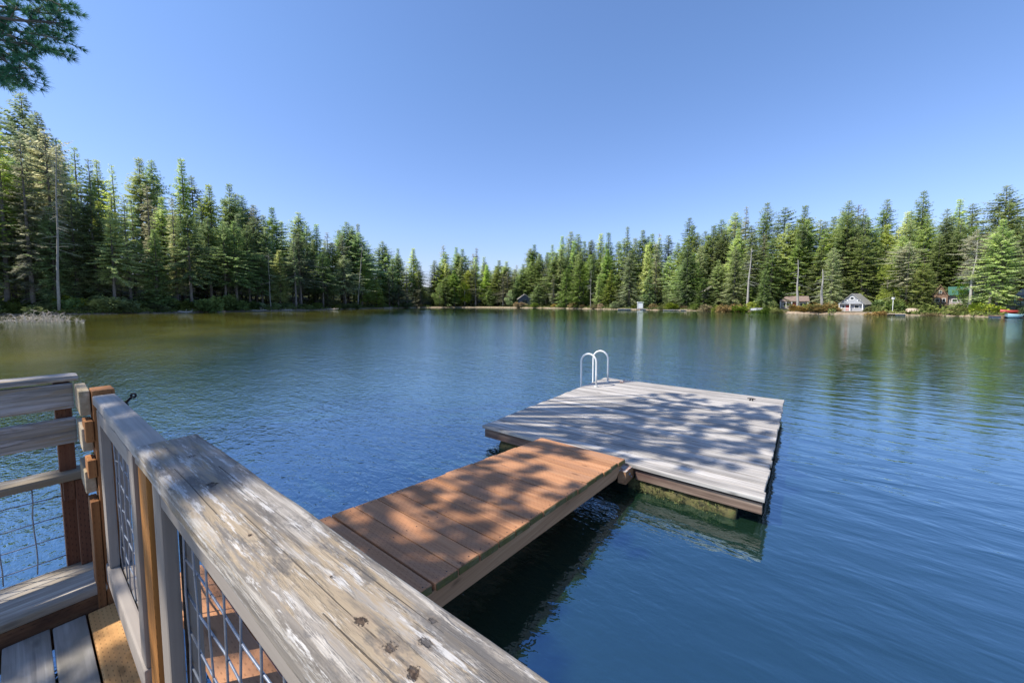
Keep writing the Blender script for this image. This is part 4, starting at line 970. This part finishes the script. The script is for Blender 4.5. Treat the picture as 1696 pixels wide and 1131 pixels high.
# round red barbecue on the deck of the blue house
d = shore_depth(1690) + 6.3; u = d / F
r = empty('barbecue', place(1688, d, HC - 2.3 * d / F), FACE, label='round red kettle barbecue on the raised deck of the blue house', cat='barbecue')
mb = MB(); bm = bmesh.new(); bmesh.ops.create_uvsphere(bm, u_segments=16, v_segments=10, radius=.28); me = bpy.data.meshes.new('kettle')
for v in bm.verts: v.co.z = v.co.z * 1.0 + .75
bm.to_mesh(me); bm.free(); link('kettle', me, M['redp'], r)
for i in range(3):
    a = i * 2.09; mb = MB(); mb.tube([(.12*math.cos(a), .12*math.sin(a), .52), (.28*math.cos(a), .28*math.sin(a), 0)], .02, 6); link('leg', mb.mesh('leg'), M['black'], r)
# white yard lamp
d = shore_depth(1479) + 1.5
r = empty('yard_lamp', place(1479, d, base_z(1479, d)), FACE, label='white lamp post on the shore right of the white cottage', cat='lamp post')
mb = MB(); mb.tube([(0,0,-.1), (0,0,1.9)], .035, 8); link('post', mb.mesh('post'), M['trim'], r); part('lantern', M['trim'], r, [(-.13, .13, -.13, .13, 1.9, 2.2)], ch=.03); part('lantern_roof', M['gyroof'], r, [(-.18, .18, -.18, .18, 2.205, 2.26)], ch=.02)
for px_, hh, lb in ((1352, 1.0, 'stone fire pit chimney on the lawn right of the brown cabin'), ):
    d = shore_depth(px_) + 2.5; r = empty('fire_pit', place(px_, d, base_z(px_, d)), FACE, label=lb, cat='fire pit'); part('hearth', M['greywall'], r, [(-.45, .45, -.3, .3, -.1, .55)], ch=.06); part('chimney', M['greywall'], r, [(-.2, .2, -.2, .2, .56, hh)], ch=.05)

# ================================================================== NEAR PINE
pine = empty('pine_tree', Vector((-9.0, -2.6, .3)), label='large pine overhanging the upper left corner with dark needle tufts', cat='tree')
tr = MB(); cr = MB(); rp = random.Random(9)
TB = Vector((-9.0, -2.6, .0))
def trunk_at(z): return TB + Vector((.02 * z, .05 * z, z))
tr.tube([trunk_at(z) for z in (-.4, 1, 3, 5, 7, 9, 11, 13, 15, 16.5)], [.34, .29, .26, .24, .21, .18, .15, .11, .06, .02], 12)
def tuft(c, r, n, wdt=.0035, d0=None):
    for i in range(n):
        d = Vector((rp.gauss(0, 1), rp.gauss(0, 1), rp.gauss(0, 1) + .35)).normalized()
        if d0 is not None: d = (d + d0 * 1.1).normalized()
        s_ = d.cross(Vector((rp.uniform(-1,1), rp.uniform(-1,1), rp.uniform(-1,1)))).normalized() * wdt
        L = r * rp.uniform(.75, 1.15); b = c + d * r * .05
        cr.tri(b - s_, b + s_, c + d * L)
def pxw(px, py, dist):
    d = (CF + CR * ((px - 848) / F) + CU * ((YP - py) / F)).normalized(); return Vector((0, 0, HC)) + d * dist
LIMB = [[(-60,-30),(40,-4),(96,2),(116,12)], [(-60,0),(40,16),(100,24),(118,16)], [(-60,20),(40,34),(104,38),(125,46)], [(-60,34),(40,52),(96,72),(126,82)], [(-70,44),(30,70),(84,90),(110,98)], [(-60,52),(20,78),(62,84),(92,98)],
        [(-60,62),(14,94),(44,110),(70,130)], [(-60,84),(0,104),(36,124),(56,143)], [(-60,66),(10,88),(40,98),(68,104)], [(-60,118),(0,132),(14,142),(24,150)], [(-60,112),(0,124),(18,132),(24,137)], [(-60,10),(20,22),(70,40),(100,56)]]
for i, L_ in enumerate(LIMB):
    dist = 8.6 + .9 * math.sin(i * 2.4); pts = []
    for j, (a, b) in enumerate(L_): pts.append(pxw(a - 12 * (a > 10), b - 10 * (b > 60), dist + .35 * math.sin(i + j * 1.7)))
    root = trunk_at(min(14, max(4, pts[0].z - .2)))
    full = [root] + pts; tr.tube(full, [.04, .020, .014, .010, .004], 6, False)
    for sgm in range(1, 4):
        A, B = pts[sgm-1], pts[sgm]; n = 5 if sgm > 1 else 4
        for q in range(n):
            t = (q + rp.random()) / n; o = A.lerp(B, t); ax_ = (B - A).normalized()
            for tw in range(2):
                dv = (ax_ * rp.uniform(.3, 1) + Vector((rp.uniform(-1,1), rp.uniform(-1,1), rp.uniform(-.5,.7))) * .8).normalized(); L = rp.uniform(.08, .22)
                e = o + dv * L; tr.tube([o, e], [.006, .003], 3, False)
                tuft(e, .095, 40, .0030, dv); tuft(o.lerp(e, .5), .075, 18, .0030, dv)
for i in range(60):      # the crowded heart of the crown in the corner
    px, py = rp.uniform(-60, 86), rp.uniform(-40, 56)
    if px > 70 and py > 44: continue
    o = pxw(px, py, rp.uniform(8.0, 10.2)); tuft(o, .10, 40, .0035, Vector((.8, .3, rp.uniform(-.2,.5))))
# upper limbs whose shade falls on the jetty
def shade(x, y, z, t, r=.30, n=9, el=1.7):
    c = P(x, y, z) + SUNV * t
    root = trunk_at(min(14.5, max(5, c.z - 1.0))); mid = root.lerp(c, .6) + Vector((0, 0, .35))
    tr.tube([root, mid, c], [.05, .03, .012], 5, False)
    for i in range(n):
        e = c + Vector((rp.gauss(0, 1) * r * el, rp.gauss(0, 1) * r, rp.gauss(0, 1) * r)) * .75
        tr.tube([c, e], [.008, .004], 3, False)
        dv = (e - c).normalized() if (e - c).length > 1e-4 else Vector((0, 0, 1))
        tuft(e, .15, 64, .011, dv); tuft(c.lerp(e, .6), .13, 44, .011, dv)
DK = [(-1.38,3.34),(-1.22,3.77),(-1.05,4.25),(-1.40,2.84),(-1.35,2.97),(-1.17,3.29),(-.96,3.45),(-.69,4.12),(-.42,3.99),(-1.48,2.55),(-.71,3.05),(-.5,3.05),(-.31,3.36),(-.8,2.61),(-.61,2.62),(-.41,2.71),(-1.05,2.48),(-.88,2.61),(-.47,3.62),(-.2,4.04),(-.23,3.11),(-1.0,3.05),(-1.2,3.0),(-.85,3.75),(-.6,3.4),(-.75,3.3),(-.35,4.3),(-1.3,2.6),(-1.0,4.0)]
for x, y in DK: shade(x, y, -1, rp.uniform(7.5, 9.5), .14, 6)
for _ in range(24): shade(rp.uniform(-1.4, -.2), rp.uniform(2.45, 4.4), -1, rp.uniform(7.5, 9.5), .08, 2)
RM = [(-1.4,2.02),(-1.15,2.08),(-1.38,1.45),(-1.25,1.40),(-1.05,1.48),(-1.22,1.12),(-1.38,.80),(-1.12,.82),(-.98,.85),(-1.0,1.02),(-.93,.70),(-.90,1.32),(-.93,.93),(-1.05,.72),(-1.3,1.2),(-1.45,.95),(-.95,1.6)]
for x, y in RM: shade(x, y, -.9, rp.uniform(7.5, 9.5), .10, 4, 2.2)
for _ in range(9): shade(rp.uniform(-1.45, -.9), rp.uniform(.6, 2.1), -.9, rp.uniform(7.5, 9.5), .07, 2)
for x, y, z in ((-1.80,.165,-.3),(-1.62,.165,-.3),(-1.50,.165,-.3),(-1.27,.17,-.3),(-1.17,.15,-.3),(-1.07,.19,-.3),(-.99,.16,-.3),(-.93,.22,-.3),(-.86,.15,-.3),(-1.95,-.13,-.95),(-1.9,-.22,-.95),(-1.95,-.3,-.95),(-1.4,.13,-1.02),(-1.62,-.04,-1.02),(-1.75,-.02,-1.02),(-1.3,.4,-.81),(-1.1,.38,-.81),(-2.05,.05,-.6),(-2.1,0,-.26),(-1.3,0,-1.0)):
    shade(x, y, z, rp.uniform(8.5, 10), .15, 5, 1.2)
def put_(nm, mb, mat, sm=False):
    o = link(nm, mb.mesh(nm, sm), mat, pine); o.location = -pine.location
put_('trunk', tr, M['bark'], True); put_('crown', cr, M['pine'])
